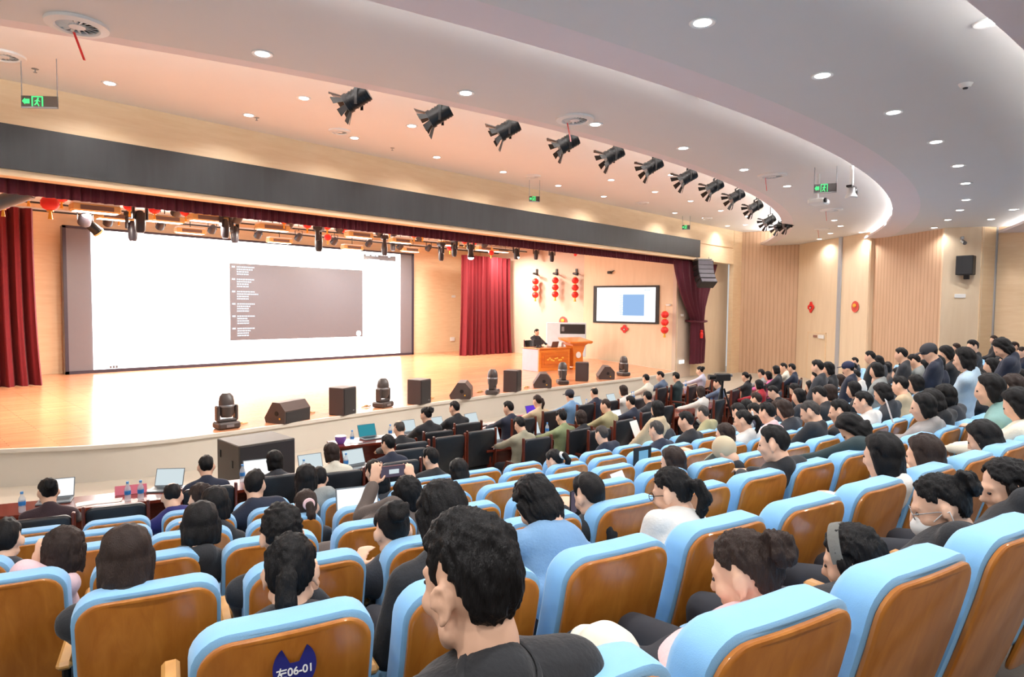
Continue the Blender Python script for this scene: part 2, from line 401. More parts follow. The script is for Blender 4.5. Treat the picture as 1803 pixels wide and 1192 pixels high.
# ceilings: flat stage-side ceiling, then rings stepping down towards the audience
Z1, Z2, Z3, Z4 = 6.60, 5.92, 5.66, 5.42
g = G(); g.ringsector(22.4, 31.2, -.70, .70, Z1, Z1 + .1, 90); struct('ceiling_stage_side', g, M_CEIL1)
def ring(name, r_in, r_out, z, lipw, a0=-.60, a1=.62):
    g = G(); g.ringsector(r_in + lipw, r_out, a0, a1, z, z + .06, 120); o = struct(name, g, M_CEIL)
    n = 120; rings = []
    for i in range(n + 1):
        a = a0 + (a1 - a0) * i / n
        p = lambda r, zz: tuple(arc(r, a, zz))
        rings.append([p(r_in, z + .05), p(r_in, z + .13), p(r_in + .05, z + .13), p(r_in + .05, z + .09), p(r_in + lipw, z + .06), p(r_in + lipw, z)])
    g = G(); g.loft(rings); struct(name.replace('ceiling', 'trim').replace('_ring_', '_1'), g, M_CEILP, .4)
ring('ceiling_ring_1', 29.80, 33.55, Z2, .36)
ring('ceiling_ring_2', 32.85, 36.75, Z3, .62)
ring('ceiling_ring_3', 36.1, 41.5, Z4, .6)
# closing risers behind the coves, and the light strips lying on the lips
for i, (r, z0, z1) in enumerate(((30.6, Z2 + .06, Z1), (33.5, Z3 + .05, Z2), (36.7, Z4 + .05, Z3))):
    g = G(); g.ringsector(r, r + .05, -.60, .62, z0, z1, 120); struct('wall_cove_%d' % (i + 1), g, M_CEIL)
M_COVE = glow('cove_light', (1.0, .98, .95), COVE_E)
for i, (r, z, wd_) in enumerate(((30.15, Z2 + .10, .10), (33.2, Z3 + .07, .10), (36.45, Z4 + .07, .10))):
    g = G(); g.ringsector(r, r + wd_, -.58, .60, z, z + .02, 120)
    tag(g.build('cove_light_strip', M_COVE), ('white light strip hidden on the ceiling lip nearest the stage', 'white light strip in the bright curved ceiling cove over the audience', 'white light strip in the rear ceiling cove by the side wall')[i], 'strip light')
# ================================================================= ceiling lights
M_DISC = glow('downlight_disc', (1.0, .985, .97), 14.0)
def make_downlight():
    t = thing('downlight', 'round white ceiling downlight', 'ceiling light')
    g = G(); g.lathe([(.078, -.004), (.115, -.012), (.122, -.006), (.122, 0), (.078, 0)], 28, cap=False); g.build('trim_ring', M_WHITE, t)
    g = G(); g.lathe([(.0, -.008), (.079, -.008), (.079, -.002), (.0, -.002)], 24, cap=False); g.build('light_disc', M_DISC, t)
    lamp('downlight_lamp', 'SPOT', (0, 0, -.03), DOWN_W * 4, t, (1, .975, .95), .07, spot=math.radians(150), blend=.7)
    return t
DL = {1: [(193, 147), (438, 203), (535, 173), (624, 243), (725, 222), (769, 277), (886, 303), (983, 327), (1063, 346), (1076, 317), (1153, 338), (1182, 308), (1216, 354), (1188, 375), (1269, 371), (1281, 398), (1312, 396), (1316, 381), (1240, 384)],
      2: [(462, 95), (820, 164), (1048, 219), (1203, 261), (1310, 299), (1386, 328), (1434, 351), (1469, 388), (1480, 398), (1462, 411), (994, 76), (1227, 151), (1374, 208), (1463, 256), (1524, 293), (1556, 322), (1573, 348), (1569, 367), (1558, 385), (1517, 409), (1443, 421)],
      3: [(1237, 40), (1448, 133), (1573, 198), (1648, 250), (1687, 292), (1700, 323), (1701, 352), (1690, 370), (1669, 387), (1645, 401), (1616, 412), (1740, 40), (1784, 369), (1745, 386)]}
ZC = {1: Z1, 2: Z2, 3: Z3}
ROWN = {1: 'flat ceiling strip in front of the stage', 2: 'middle curved ceiling band', 3: 'lower curved ceiling band over the audience'}
d0 = make_downlight(); first = True
for lev, L in DL.items():
    order = sorted(L, key=lambda q: at_z(q[0], q[1], ZC[lev] - .006)[0])
    for i, (u, v) in enumerate(order):
        p = at_z(u, v, ZC[lev] - .004); p.z = ZC[lev] - .001
        lab = 'round white downlight, %s one along the %s' % (ORD[i], ROWN[lev])
        if first: d0.location = p; d0['label'] = lab; d0['group'] = 'round ceiling downlights'; first = False
        else: dup(d0, p, 0, lab, 'round ceiling downlights')

# unseen downlights added along further rings, to brighten the seats near the lens
for R_, z_, ths in ((34.85, Z3, (-.40, -.345, -.29, -.235)), (37.6, Z4, (-.40, -.35, -.30, -.25, -.20, -.15, -.10, -.05, 0, .05, .10)), (39.6, Z4, (-.37, -.31, -.25, -.19, -.13, -.07, -.01))):
    for n_, th_ in enumerate(ths):
        p = arc(R_, th_, z_ - .001); q = proj(p)
        if q and -30 < q[0] < W + 30 and -30 < q[1] < H: continue
        dup(d0, p, 0, 'round white downlight added unseen above the seats, out of the picture', 'added unseen downlights')
# barn door spotlights under the lip of the middle ceiling
def make_spot():
    t = thing('stage_spotlight', 'x', 'spotlight')
    # local: beam along +y and down; yoke up to the ceiling
    TA = 30; tilt = Matrix.Rotation(math.radians(-TA), 4, 'X')
    g = G(); g.cyl((0, -.30, 0), (0, .0, 0), .125, .125, 20, M=tilt); g.cyl((0, 0, 0), (0, .06, 0), .14, .14, 20, M=tilt)
    for k in range(5): g.cyl((0, -.27 + k * .05, 0), (0, -.25 + k * .05, 0), .132, .132, 20, M=tilt)
    g.build('lamp_body', M_BLACKM, t)
    g = G(); g.cyl((0, .055, 0), (0, .068, 0), .118, .118, 20, M=tilt); g.build('lens', M_GREY, t)
    for k in range(8):
        a = k * math.pi / 4 + .2
        fl = tilt @ Matrix.Rotation(a, 4, 'Y') @ Matrix.Translation((0, .06, .135)) @ Matrix.Rotation(math.radians(44), 4, 'X')
        g = G(); g.add([(-.034, 0, -.003), (.034, 0, -.003), (.056, .17, -.003), (-.056, .17, -.003), (-.034, 0, .003), (.034, 0, .003), (.056, .17, .003), (-.056, .17, .003)],
                       [(3, 2, 1, 0), (4, 5, 6, 7), (0, 1, 5, 4), (1, 2, 6, 5), (2, 3, 7, 6), (3, 0, 4, 7)], fl); g.build('barn_door', M_BLACKM, t)
    g = G()
    for sx in (-1, 1): g.box((sx * .155, 0, .10), (.012, .04, .34), tilt @ Matrix.Rotation(math.radians(TA), 4, 'X') @ Matrix.Translation((0, -.13, .0)))
    g.box((0, -.13, .27), (.32, .04, .012)); g.cyl((0, -.13, .27), (0, -.13, .72), .014, .014, 8); g.build('yoke', M_BLACKM, t)
    lamp('spot_lamp', 'SPOT', tilt @ Vector((0, .09, 0)), FRONT_W, t, (1.0, .94, .86), .09, rot=(math.radians(90 - TA), 0, 0), spot=math.radians(46), blend=.6)
    return t
SP = [(616, 205), (762, 232), (884, 252), (990, 270), (1071, 288), (1141, 303), (1203, 320), (1251, 333), (1290, 347), (1324, 359), (1350, 370), (1369, 381), (1384, 392)]
s0 = make_spot()
for i, (u, v) in enumerate(SP):
    r_ = 29.35; d = ray(u, v)
    ts = np.linspace(3, 40, 4000); rr = np.hypot(CAM.x + d.x * ts - XC, CAM.y + d.y * ts - YC); j = np.argmin(np.where(rr > 20, np.abs(rr - r_), 99) + (ts > 36) * 9)
    # the crossing nearest the camera side
    p = CAM + d * float(ts[j]); p.z = max(5.86, min(6.02, p.z)) if False else 5.93
    lab = 'black stage spotlight with splayed barn doors, %s along the ceiling row' % ORD[i]
    p = Vector((p.x, p.y, 5.90))
    th = math.atan2(p.x, YC - p.y)
    if i == 0: s0.location = p; s0.rotation_euler = (0, 0, .72); s0['label'] = lab; s0['group'] = 'row of stage spotlights'
    else: dup(s0, p, .72 + i * .01, lab, 'row of stage spotlights')
# round air diffusers with a red ribbon
def make_diffuser(name, lab, u, v, z, R, ribbon=True):
    p = at_z(u, v, z - .02); t = thing(name, lab, 'air vent', (p.x, p.y, z))
    g = G(); g.lathe([(R * .66, 0), (R * .66, -.03), (R * .72, -.045), (R, -.03), (R * 1.02, 0)], 40, cap=False); g.build('rim', M_WHITE, t)
    g = G(); g.lathe([(0, -.003), (R * .67, -.003)], 32, cap=False); g.build('duct_mouth', M_BLACK, t)
    g = G(); g.lathe([(0, -.035), (R * .26, -.035), (R * .28, -.01), (0, -.01)], 24, cap=False); g.build('hub', M_WHITE, t)
    for k in range(16):
        g = G(); a = k * math.pi / 8; g.box((R * .47, 0, -.022), (R * .42, R * .11, .006), Matrix.Rotation(a, 4, 'Z') @ Matrix.Rotation(.0, 4, 'X') @ Matrix.Translation((0, 0, 0)) @ Matrix.Rotation(.5, 4, 'X')); g.build('vane', M_WHITE, t)
    if ribbon:
        g = G(); g.loft([[(-.012 + .03 * k, R * .5 + .0, -.04 - .09 * k), (.012 + .03 * k, R * .5, -.04 - .09 * k), (.012 + .03 * k, R * .5 + .004, -.04 - .09 * k), (-.012 + .03 * k, R * .5 + .004, -.04 - .09 * k)] for k in range(4)]); g.build('ribbon', M_LANT, t)
    return t
for i, (u, v, z, R, rb) in enumerate([(136, 46, Z2, .29, True), (1012, 211, Z2, .29, True), (1360, 310, Z2, .30, True), (1464, 370, Z2, .30, True), (6, 99, Z1, .27, False), (598, 232, Z1, .22, False), (938, 311, Z1, .22, False), (1131, 358, Z1, .22, False), (1245, 385, Z1, .2, False), (1447, 404, Z2, .25, True)]):
    make_diffuser('ceiling_diffuser', 'round white air diffuser%s, %s' % (' with red ribbon' if rb else '', ['large one above the green hanging sign', 'beside a downlight in the middle band', 'between hanging sign and spotlights', 'beyond the hanging sign', 'cut by the frame above the hanging sign', 'behind the first stage spotlight', 'above a small hanging sign of the header', 'above the header toward its far end', 'on the ceiling near the black panel end', 'small one near the slatted wall'][i]), u, v, z, R, rb)
# sprinkler heads and ceiling sensors
for i, (u, v, z, lab) in enumerate([(62, 125, Z1, 'small dark sprinkler head on the ceiling above the hanging exit sign'), (452, 210, Z1, 'small sprinkler head beside a downlight over the header'), (1700, 152, Z3, 'small white round detector on the lower ceiling band'), (1292, 183, Z2, 'tiny sprinkler head near the bright cove'), (691, 263, Z1, 'tiny sprinkler head between the first two spotlights')]):
    p = at_z(u, v, z - .03); t = thing('ceiling_sprinkler' if i != 2 else 'smoke_detector', lab, 'sprinkler' if i != 2 else 'detector', (p.x, p.y, z))
    g = G()
    if i == 2:
        g.lathe([(0, -.05), (.05, -.045), (.065, -.02), (.075, 0), (0, 0)], 20, cap=False); g.build('sensor_body', M_WHITE, t)
        g = G(); g.lathe([(0, -.065), (.025, -.06), (.03, -.045), (0, -.045)], 16, cap=False); g.build('sensor_head', M_BLACK, t)
    else:
        g.lathe([(0, -.006), (.045, -.004), (.05, 0), (0, 0)], 18, cap=False); g.build('rose', M_GREY, t)
        g = G(); g.cyl((0, 0, 0), (0, 0, -.05), .009, .009, 8); g.cyl((0, 0, -.05), (0, 0, -.056), .025, .025, 12); g.build('sprinkler_head', M_GREY, t)
# white surface box near the cove, camera dome mounts
p = at_z(1243, 165, Z2 - .03); t = thing('ceiling_box', 'flat white wireless box on the ceiling beside the bright cove', 'device', (p.x, p.y, Z2), .3)
g = G(); g.box((0, 0, -.03), (.34, .26, .05), ch=.015); g.build('case', M_WHITE, t)
g = G(); g.cyl((.1, .05, -.056), (.1, .05, -.054), .01, .01, 8); g.build('indicator', M_GREEN, t)
# hanging exit signs: two rods, smoked plate, green arrow and running-man pictogram
M_SMOKE = mat('smoked_acrylic', srgb(70, 62, 60), .15, var=.02, alpha=.72)
def exit_sign(u, v, dep_z, w, h, drop, lab, zc, two=True, yaw=0.0):
    p = at_depth(u, v, dep_z); t = thing('hanging_exit_sign', lab, 'exit sign', p, yaw)
    g = G(); g.box((0, 0, 0), (w, .02, h)); g.build('plate', M_SMOKE, t)
    g = G(); g.box((0, 0, -h / 2 - .008), (w, .026, .02)); g.build('bottom_rail', M_GREY, t)
    for sx in (-1, 1):
        g = G(); g.cyl((sx * (w / 2 - .006), 0, -h / 2), (sx * (w / 2 - .006), 0, zc - p.z), .007, .007, 8); g.build('rod', M_GREY, t)
    y = -.014; a = G()
    a.box((-w * .33, y, 0), (w * .13, .006, h * .42)); a.add([(-w * .47, y - .003, 0), (-w * .39, y - .003, h * .3), (-w * .39, y - .003, -h * .3), (-w * .47, y + .003, 0), (-w * .39, y + .003, h * .3), (-w * .39, y + .003, -h * .3)], [(0, 1, 2), (3, 5, 4), (0, 3, 4, 1), (1, 4, 5, 2), (2, 5, 3, 0)])
    a.build('arrow', M_GREEN, t)
    a = G(); x0 = -w * .06
    for q in [(x0 - w * .13, 0, w * .035, h * .9), (x0 + w * .15, 0, w * .035, h * .9), (x0 + .01 * w, h * .42, w * .31, h * .1)]: a.box((q[0], y, q[1]), (q[2], .006, q[3]))
    a.ball((x0 + w * .03, y, h * .26), (h * .085, .003, h * .085), 10, 6)
    a.caps((x0 + w * .02, y, h * .16), (x0 - w * .0, y, -h * .1), .012, .012, 6); a.caps((x0, y, -h * .1), (x0 + w * .05, y, -h * .4), .01, .008, 6); a.caps((x0, y, -h * .1), (x0 - w * .06, y, -h * .32), .01, .008, 6); a.caps((x0 + w * .02, y, h * .12), (x0 - w * .06, y, h * .02), .008, .006, 6); a.caps((x0 + w * .02, y, h * .12), (x0 + w * .08, y, h * .0), .008, .006, 6)
    a.build('pictogram', M_GREEN, t)
    return t
exit_sign(70, 179, 9.5, .52, .16, .5, 'hanging exit sign with green arrow and running figure near the black header', Z1, yaw=-.75)
exit_sign(1453, 331, 13.1, .42, .17, .6, 'hanging green exit sign on two rods beside the ceiling camera', Z2, yaw=-1.2)
exit_sign(941, 350, 18.2, .30, .14, .4, 'tiny hanging exit sign in front of the header middle', Z1, yaw=-.75)
exit_sign(1208, 400, 25, .30, .16, .4, 'tiny hanging exit sign before the far end of the header', Z1, yaw=-1.05)
# ceiling camera / projector mount on a pole
p = at_depth(1499, 338, 13.0); t = thing('ceiling_camera', 'white camera on a ceiling pole with a black bracket beside the hanging exit sign', 'camera', p)
g = G(); g.cyl((0, 0, .12), (0, 0, Z2 - p.z), .035, .035, 14); g.build('pole', M_WHITE, t)
g = G(); g.box((-.0, 0, .10), (.34, .10, .04)); g.box((.2, .02, .1), (.22, .05, .03)); g.build('bracket', M_BLACK, t)
g = G(); g.lathe([(0, -.13), (.11, -.13), (.12, -.10), (.07, -.02), (.06, .08), (0, .08)], 20, cap=False); g.build('camera_head', M_WHITE, t)
g = G(); g.box((.1, -.03, -.02), (.06, .1, .14), ch=.01); g.build('motor', M_BLACK, t)
p = at_depth(1441, 322, 13.8); t = thing('ceiling_projector', 'white projector on a short ceiling pole behind the green hanging sign', 'projector', p)
g = G(); g.cyl((0, 0, .0), (0, 0, Z2 - p.z), .03, .03, 12); g.build('pole', M_WHITE, t)
g = G(); g.box((.05, 0, -.40), (.40, .34, .12), ch=.03); g.cyl((0, 0, -.36), (0, 0, .02), .02, .02, 8); g.build('projector_case', M_WHITE, t)
g = G(); g.cyl((-.10, -.17, -.40), (-.10, -.21, -.40), .05, .05, 16); g.build('lens', M_BLACK, t)
# ================================================================= stage
YS = 25.10
def px_xz(u, v, y=YS): p = at_y(u, v, y); return p.x, p.z
M_SCRW = glow('screen_white', (1, 1, 1), SCREEN_E)
M_SCRD = mat('screen_unlit', srgb(108, 104, 110), .34, var=.03)
M_SCRT = glow('screen_text', (.92, .95, 1), 1.2)
M_SCRF = mat('screen_frame', srgb(52, 44, 58), .4)
M_SCRWIN = mat('screen_window', srgb(96, 96, 104), .34, var=.03)
t = thing('led_wall', 'huge LED video wall showing a white page with a dark text window, back of the stage', 'screen', (0, YS, STAGE_Z))
x0, x1 = -7.08, 7.10; zt = 5.50
g = G(); g.box(((x0 + x1) / 2, .16, (zt - STAGE_Z) / 2), (x1 - x0, .30, zt - STAGE_Z)); g.build('screen_cabinet', M_SCRD, t)
xa, xb = px_xz(162, 520)[0], px_xz(704.5, 520)[0]
zb_ = .115
g = G(); g.box(((xa + xb) / 2, 0, (zt - STAGE_Z - .07 + zb_) / 2), (xb - xa, .03, zt - STAGE_Z - .07 - zb_)); g.build('lit_area', M_SCRW, t)
g = G()
for (cx, cz, sx, sz) in ((x0 + .04, (zt - STAGE_Z) / 2, .1, zt - STAGE_Z), (x1 - .04, (zt - STAGE_Z) / 2, .1, zt - STAGE_Z), (0, zt - STAGE_Z - .03, x1 - x0, .08), (0, .05, x1 - x0, .1)): g.box((cx, -.0, cz), (sx, .05, sz))
g.build('screen_frame', M_SCRF, t)
(wx0, wz1), (wx1, wz0) = px_xz(403.5, 463), px_xz(638, 592.5)
wz1 -= STAGE_Z; wz0 -= STAGE_Z
win = G().box(((wx0 + wx1) / 2, -.018, (wz0 + wz1) / 2), (wx1 - wx0, .012, wz1 - wz0)).build('text_window', M_SCRWIN, t)
g = G(); Wd = wx1 - wx0; Hh = wz1 - wz0; rr = random.Random(3)
for b in range(6):
    zt_ = wz1 - Hh * (.045 + b * .16)
    g.box((wx0 + Wd * .025, -.026, zt_), (Wd * .022, .004, Hh * .022))
    for k, wl in enumerate((.12, (.11, .10, .145, .09, .07, .09)[b], .08, .08)):
        xx = wx0 + Wd * .045; n = 7; 
        ww = Wd * wl
        pos = 0
        while pos < ww * .97:
            s_ = min(rr.uniform(.04, .11), ww - pos); g.box((xx + pos + s_ / 2, -.026, zt_ - k * Hh * .031), (s_ * .82, .004, Hh * .018)); pos += s_
g.build('text', M_SCRT, win)
g = G(); g.cyl((wx1 - Wd * .035, -.022, wz0 + Hh * .05), (wx1 - Wd * .035, -.03, wz0 + Hh * .05), .12, .12, 20); g.build('round_icon', M_SCRW, win)
(bx0, bz1), (bx1, bz0) = px_xz(640, 447.5), px_xz(696.5, 460.5)
bar = G().box(((bx0 + bx1) / 2, -.018, (bz0 + bz1) / 2 - STAGE_Z), (bx1 - bx0, .012, bz1 - bz0)).build('status_bar', M_SCRWIN, t)
g = G(); zc_ = (bz0 + bz1) / 2 - STAGE_Z
for x_, w_ in ((.1, .22), (.4, .2), (.64, .13), (1.32, .12)): g.box((bx0 + x_ + w_ / 2, -.026, zc_ + .08), (w_, .004, .07))
g.box((bx0 + .55, -.026, zc_ - .1), (.6, .004, .05)); g.build('text', M_SCRT, bar)
x_, z_ = px_xz(200, 646); g = G()
for k in range(3): g.box((x_ - .09 + k * .09, -.018, z_ - STAGE_Z), (.07, .004, .09))
g.build('page_number', M_SCRWIN, t)
x_, z_ = px_xz(205, 619); g = G()
for k in range(9): g.box((x_ - .35 + k * .09, -.018, z_ - STAGE_Z), (.06, .003, .035))
g.build('caption', mat('pale_caption', srgb(206, 214, 224), .6), t)
# curtains
def drape(name, lab, x0, x1, y, z0, z1, folds, amp, m, flare=0.0, seed=1, topn=1.0):
    rr = random.Random(seed); n = folds * 12; rings = []
    ph = [rr.uniform(0, 6) for _ in range(6)]
    top = []; 
    nz = 14
    def pt(s, zz, off):
        f = (zz - z0) / (z1 - z0)
        x = x0 + (x1 - x0) * s
        x += flare * (1 - f) ** 3 * (s - .5) * 2
        a = amp * (1.0 + .25 * (1 - f))
        yy = y + a * math.sin(s * folds * 2 * math.pi + .5 * math.sin(s * 17 + ph[0]) + .3 * f) + .4 * a * math.sin(s * folds * 4.7 * math.pi + ph[1]) - .25 * flare * (1 - f) ** 3
        return (x, yy + off, zz)
    rings = [[pt(i / n, z0 + (z1 - z0) * k / nz, 0) for i in range(n + 1)] + [pt(i / n, z0 + (z1 - z0) * k / nz, .03) for i in range(n, -1, -1)] for k in range(nz + 1)]
    g = G(); g.loft(rings); o = g.build(name, m, sharp=1.2); return tag(o, lab, 'curtain')
drape('stage_curtain', 'bright red pleated curtain hanging between the LED wall and the white bay', 8.42, 11.55, 23.0, STAGE_Z + .01, 5.45, 11, .13, M_RED, .12, 3)
drape('stage_curtain', 'dark red pleated curtain at the end of the LED wall, cut by the frame', -11.6, -8.27, 22.4, STAGE_Z + .01, 5.62, 10, .14, M_RED, .12, 5)
drape('valance_curtain', 'long dark red pleated valance hanging under the cream header', -13.3, 13.45, 13.74, 4.83, 5.35, 150, .03, M_REDD, 0, 9)
# gathered house curtain at the far side: swept to a tie, then falling
def swag():
    t = thing('tied_curtain', 'dark red house curtain gathered to a tie beside the stage end', 'curtain', (0, 0, 0))
    Y = 13.68; n = 60
    prof = [(462, 1187, 1263), (480, 1190, 1258), (500, 1195, 1252), (520, 1201, 1246), (540, 1209, 1241), (555, 1216, 1239), (566, 1219, 1238)]
    tail = [(566, 1219, 1238), (580, 1218, 1239), (600, 1217, 1241), (620, 1217, 1240), (640, 1216, 1239)]
    def build(pr, name, folds, amp):
        rings = []
        for v, ua, ub in pr:
            a = at_y(ua, v, Y); b = at_y(ub, v, Y); w = (b.x - a.x); z = (a.z + b.z) / 2
            front = [(a.x + w * i / n, Y + amp * math.sin(i / n * folds * 2 * math.pi) * min(1, w) - .12 * math.sin(i / n * math.pi), z) for i in range(n + 1)]
            back = [(x, y_ + .05 + .2 * math.sin(i / n * math.pi), z) for i, (x, y_, z) in reversed(list(enumerate(front)))]
            rings.append(front + back)
        G().loft(rings).build(name, M_REDD, t, sharp=1.2)
    build(prof, 'swept_upper', 7, .06); build(tail, 'tail', 5, .05)
    a = at_y(1217, 566, Y); b = at_y(1240, 566, Y)
    g = G(); g.tube([(a.x - .03, Y - .1, a.z), ((a.x + b.x) / 2, Y - .2, a.z - .03), (b.x + .03, Y - .1, a.z), (b.x, Y + .25, a.z + .02), (a.x, Y + .25, a.z + .02), (a.x - .03, Y - .1, a.z)], .045, 8); g.build('tie_back', M_REDD, t)
    p = at_y(1227, 585, Y); g = G(); g.lathe([(0, -.25), (.06, -.25), (.08, -.05), (.05, 0), (.07, .08), (0, .12)], 12, M=Matrix.Translation((p.x, Y - .22, p.z)), cap=False); g.build('tassel', M_LANT, t)
swag()
# line array hanging at the end of the header
p = at_y(1236, 486, 13.05); t = thing('line_array_speaker', 'black curved line array of loudspeakers hanging below the header end', 'loudspeaker', (p.x, 13.0, 5.06), -.55)
for k in range(5):
    a = math.radians(4 + k * 8); zc = -.16 - k * .21; yy = -.02 * k * k + .02
    Mx = Matrix.Translation((0, yy, zc)) @ Matrix.Rotation(-a, 4, 'X')
    e = G().box((0, 0, 0), (.74, .42, .20), Mx, ch=.012).build('speaker_cabinet', M_BLACK, t)
    g = G(); g.box((0, -.212, 0), (.68, .01, .165), Mx)
    for sx in (-.2, .2): g.cyl((sx, -.216, 0), (sx, -.222, 0), .07, .07, 16, M=Mx)
    g.build('front_grille', mat('speaker_grille_grey', srgb(96, 92, 100), .5), e)
g = G(); g.box((0, .05, .0), (.66, .36, .05)); g.cyl((-.28, .05, 0), (-.28, .05, .12), .012, .012, 8); g.cyl((.28, .05, 0), (.28, .05, .12), .012, .012, 8); g.build('rigging_frame', M_GREY, t)
# television on the side wall
p, rz = on_wall(1103, 535, *W_TV, off=.05)
def tvpt(u, v): q, _ = on_wall(u, v, *W_TV, off=.05); return q
tl, tr, bl = tvpt(1046, 501.5), tvpt(1161.5, 503), tvpt(1045, 566)
tw = (tr - tl).length; th_ = tl.z - bl.z
t = thing('wall_television', 'wide wall-mounted television repeating the white page with a blue window', 'television', (tl + tr) / 2 - Vector((0, 0, th_ / 2 + .02)), rz)
G().box((0, .03, 0), (tw, .09, th_), ch=.01).build('casing', M_BLACK, t)
G().box((.02, -.022, .0), (tw * .89, .012, th_ * .90)).build('picture', glow('tv_white', (1, 1, 1), 1.6), t)
G().box((tw * .13, -.03, -.02), (tw * .32, .008, th_ * .56)).build('text_window', glow('tv_blue', srgb(158, 194, 240), 1.0), t)
g = G()
for k in range(12): g.box((-tw * .06 + (k % 3) * .02, -.03, th_ * .23 - k * th_ * .045), (tw * .05, .006, th_ * .02))
for k in range(3): g.box((tw * .30 + k * .09, -.03, th_ * .38), (.07, .006, .05))
g.build('text', glow('tv_text', srgb(205, 228, 238), 1.0), t)
# low monitors, upright speakers and moving heads along the front edge of the stage
def make_monitor():
    t = thing('wedge_monitor', 'x', 'stage monitor')
    prof = [(-.26, 0), (.24, 0), (.27, .10), (.06, .42), (-.13, .42), (-.27, .26)]   # y, z side outline; front baffle faces -y (audience)
    g = G(); n = len(prof); g.loft([[(-.36, y, z) for y, z in prof], [(.36, y, z) for y, z in prof]]); g.build('cabinet', mat('monitor_brown', srgb(74, 60, 56), .55), t, sharp=.2)
    g = G(); g.box((0, -.268, .13), (.66, .02, .22)); g.build('grille', M_BLACK, t)
    for sx in (-.361, .361):
        g = G(); g.cyl((sx, -.05, .2), (sx * 1.01, -.05, .2), .05, .05, 16); g.build('handle_recess', M_BLACKM, t)
        g = G(); g.cyl((sx, -.13, .1), (sx * 1.012, -.13, .1), .02, .02, 12); g.build('socket', M_GOLD, t)
    return t
def make_upright():
    t = thing('floor_speaker', 'x', 'loudspeaker')
    G().box((0, 0, .30), (.44, .40, .60), ch=.012).build('cabinet', mat('speaker_brown', srgb(66, 52, 50), .55), t)
    g = G(); g.box((0, -.206, .30), (.40, .015, .56), ch=.006); g.build('front_grille', M_BLACK, t)
    g = G(); g.box((.1, -.217, .09), (.05, .006, .02)); g.build('badge', M_GREY, t)
    return t
def make_mover(floor=True):
    t = thing('moving_head_light', 'x', 'stage light')
    mb = mat('moving_head_grey', srgb(66, 58, 56), .4)
    G().box((0, 0, .07), (.42, .34, .13), ch=.03).build('base', mb, t)
    g = G(); g.box((0, 0, .16), (.36, .16, .06), ch=.02)
    for sx in (-1, 1): g.box((sx * .17, 0, .30), (.06, .15, .30), ch=.02)
    g.build('yoke', mb, t)
    hd = G().lathe([(0, -.20), (.10, -.20), (.135, -.12), (.14, .10), (.12, .20), (.07, .26), (0, .27)], 24, M=Matrix.Translation((0, 0, .42)), cap=False).build('lamp_head', mb, t)
    g = G(); g.lathe([(.141, .0), (.146, .01), (.146, .03), (.141, .04)], 24, M=Matrix.Translation((0, 0, .42)), cap=False); g.build('band', M_GREY, hd)
    g = G(); g.box((0, -.175, .07), (.14, .012, .05)); g.build('display', M_GREY, t)
    return t
mon = None
for i, (u, v, rz) in enumerate([(515, 743, .35), (821, 701, .75), (963, 682, .75), (1074, 667, .75)]):
    p = at_z(u, v, STAGE_Z); lab = 'black wedge monitor lying on the stage edge, ' + ('beside the upright speaker over the big box', 'beside the moving head at mid stage', 'in front of the wooden desk', 'at the far end below the television')[i]
    if mon is None: mon = make_monitor(); mon.location = (p.x, p.y + .2, STAGE_Z); mon.rotation_euler = (0, 0, rz); mon['label'] = lab; mon['group'] = 'wedge monitors on the stage edge'
    else: dup(mon, (p.x, p.y + .2, STAGE_Z), rz, lab, 'wedge monitors on the stage edge')
upr = None
for i, (u, v, rz) in enumerate([(612, 731, .35), (747, 712, .3), (911, 690, .45), (1033, 671, .6)]):
    p = at_z(u, v, STAGE_Z); lab = 'upright dark speaker on the stage edge, %s counted from the large black box' % ORD[i]
    if upr is None: upr = make_upright(); upr.location = (p.x, p.y + .2, STAGE_Z); upr.rotation_euler = (0, 0, rz); upr['label'] = lab; upr['group'] = 'upright stage speakers'
    else: dup(upr, (p.x, p.y + .2, STAGE_Z), rz, lab, 'upright stage speakers')
mov = None
for i, (u, v) in enumerate([(405, 756), (681, 718), (874, 695), (997, 677), (1104, 662)]):
    p = at_z(u, v, STAGE_Z); lab = 'grey moving head light standing on the stage edge, %s counted from the large black box' % ORD[i]
    if mov is None: mov = make_mover(); mov.location = (p.x, p.y + .15, STAGE_Z); mov['label'] = lab; mov['group'] = 'moving heads on the stage edge'
    else: dup(mov, (p.x, p.y + .15, STAGE_Z), .3 * i, lab, 'moving heads on the stage edge')
# cable ends between them
for i, (u, v, lab) in enumerate([(434, 752, 'small cable connector on the stage beside the first moving head'), (556, 732, 'small cable connector on the stage between monitor and upright speaker'), (657, 720, 'small cable connector beside the second moving head'), (858, 693, 'small cable connector beside the middle moving head'), (770, 705, 'small cable connector beside the second upright speaker'), (940, 685, 'small cable connector before the wooden desk')]):
    p = at_z(u, v, STAGE_Z); g = G(); g.tube([(-.12, 0, .02), (-.05, .03, .022), (.05, .0, .022), (.16, .06, .02)], .016, 6); g.box((0, 0, .035), (.07, .05, .05))
    tag(g.build('cable_connector', M_TANP, loc=(p.x, p.y + .28, STAGE_Z)), lab, 'connector')
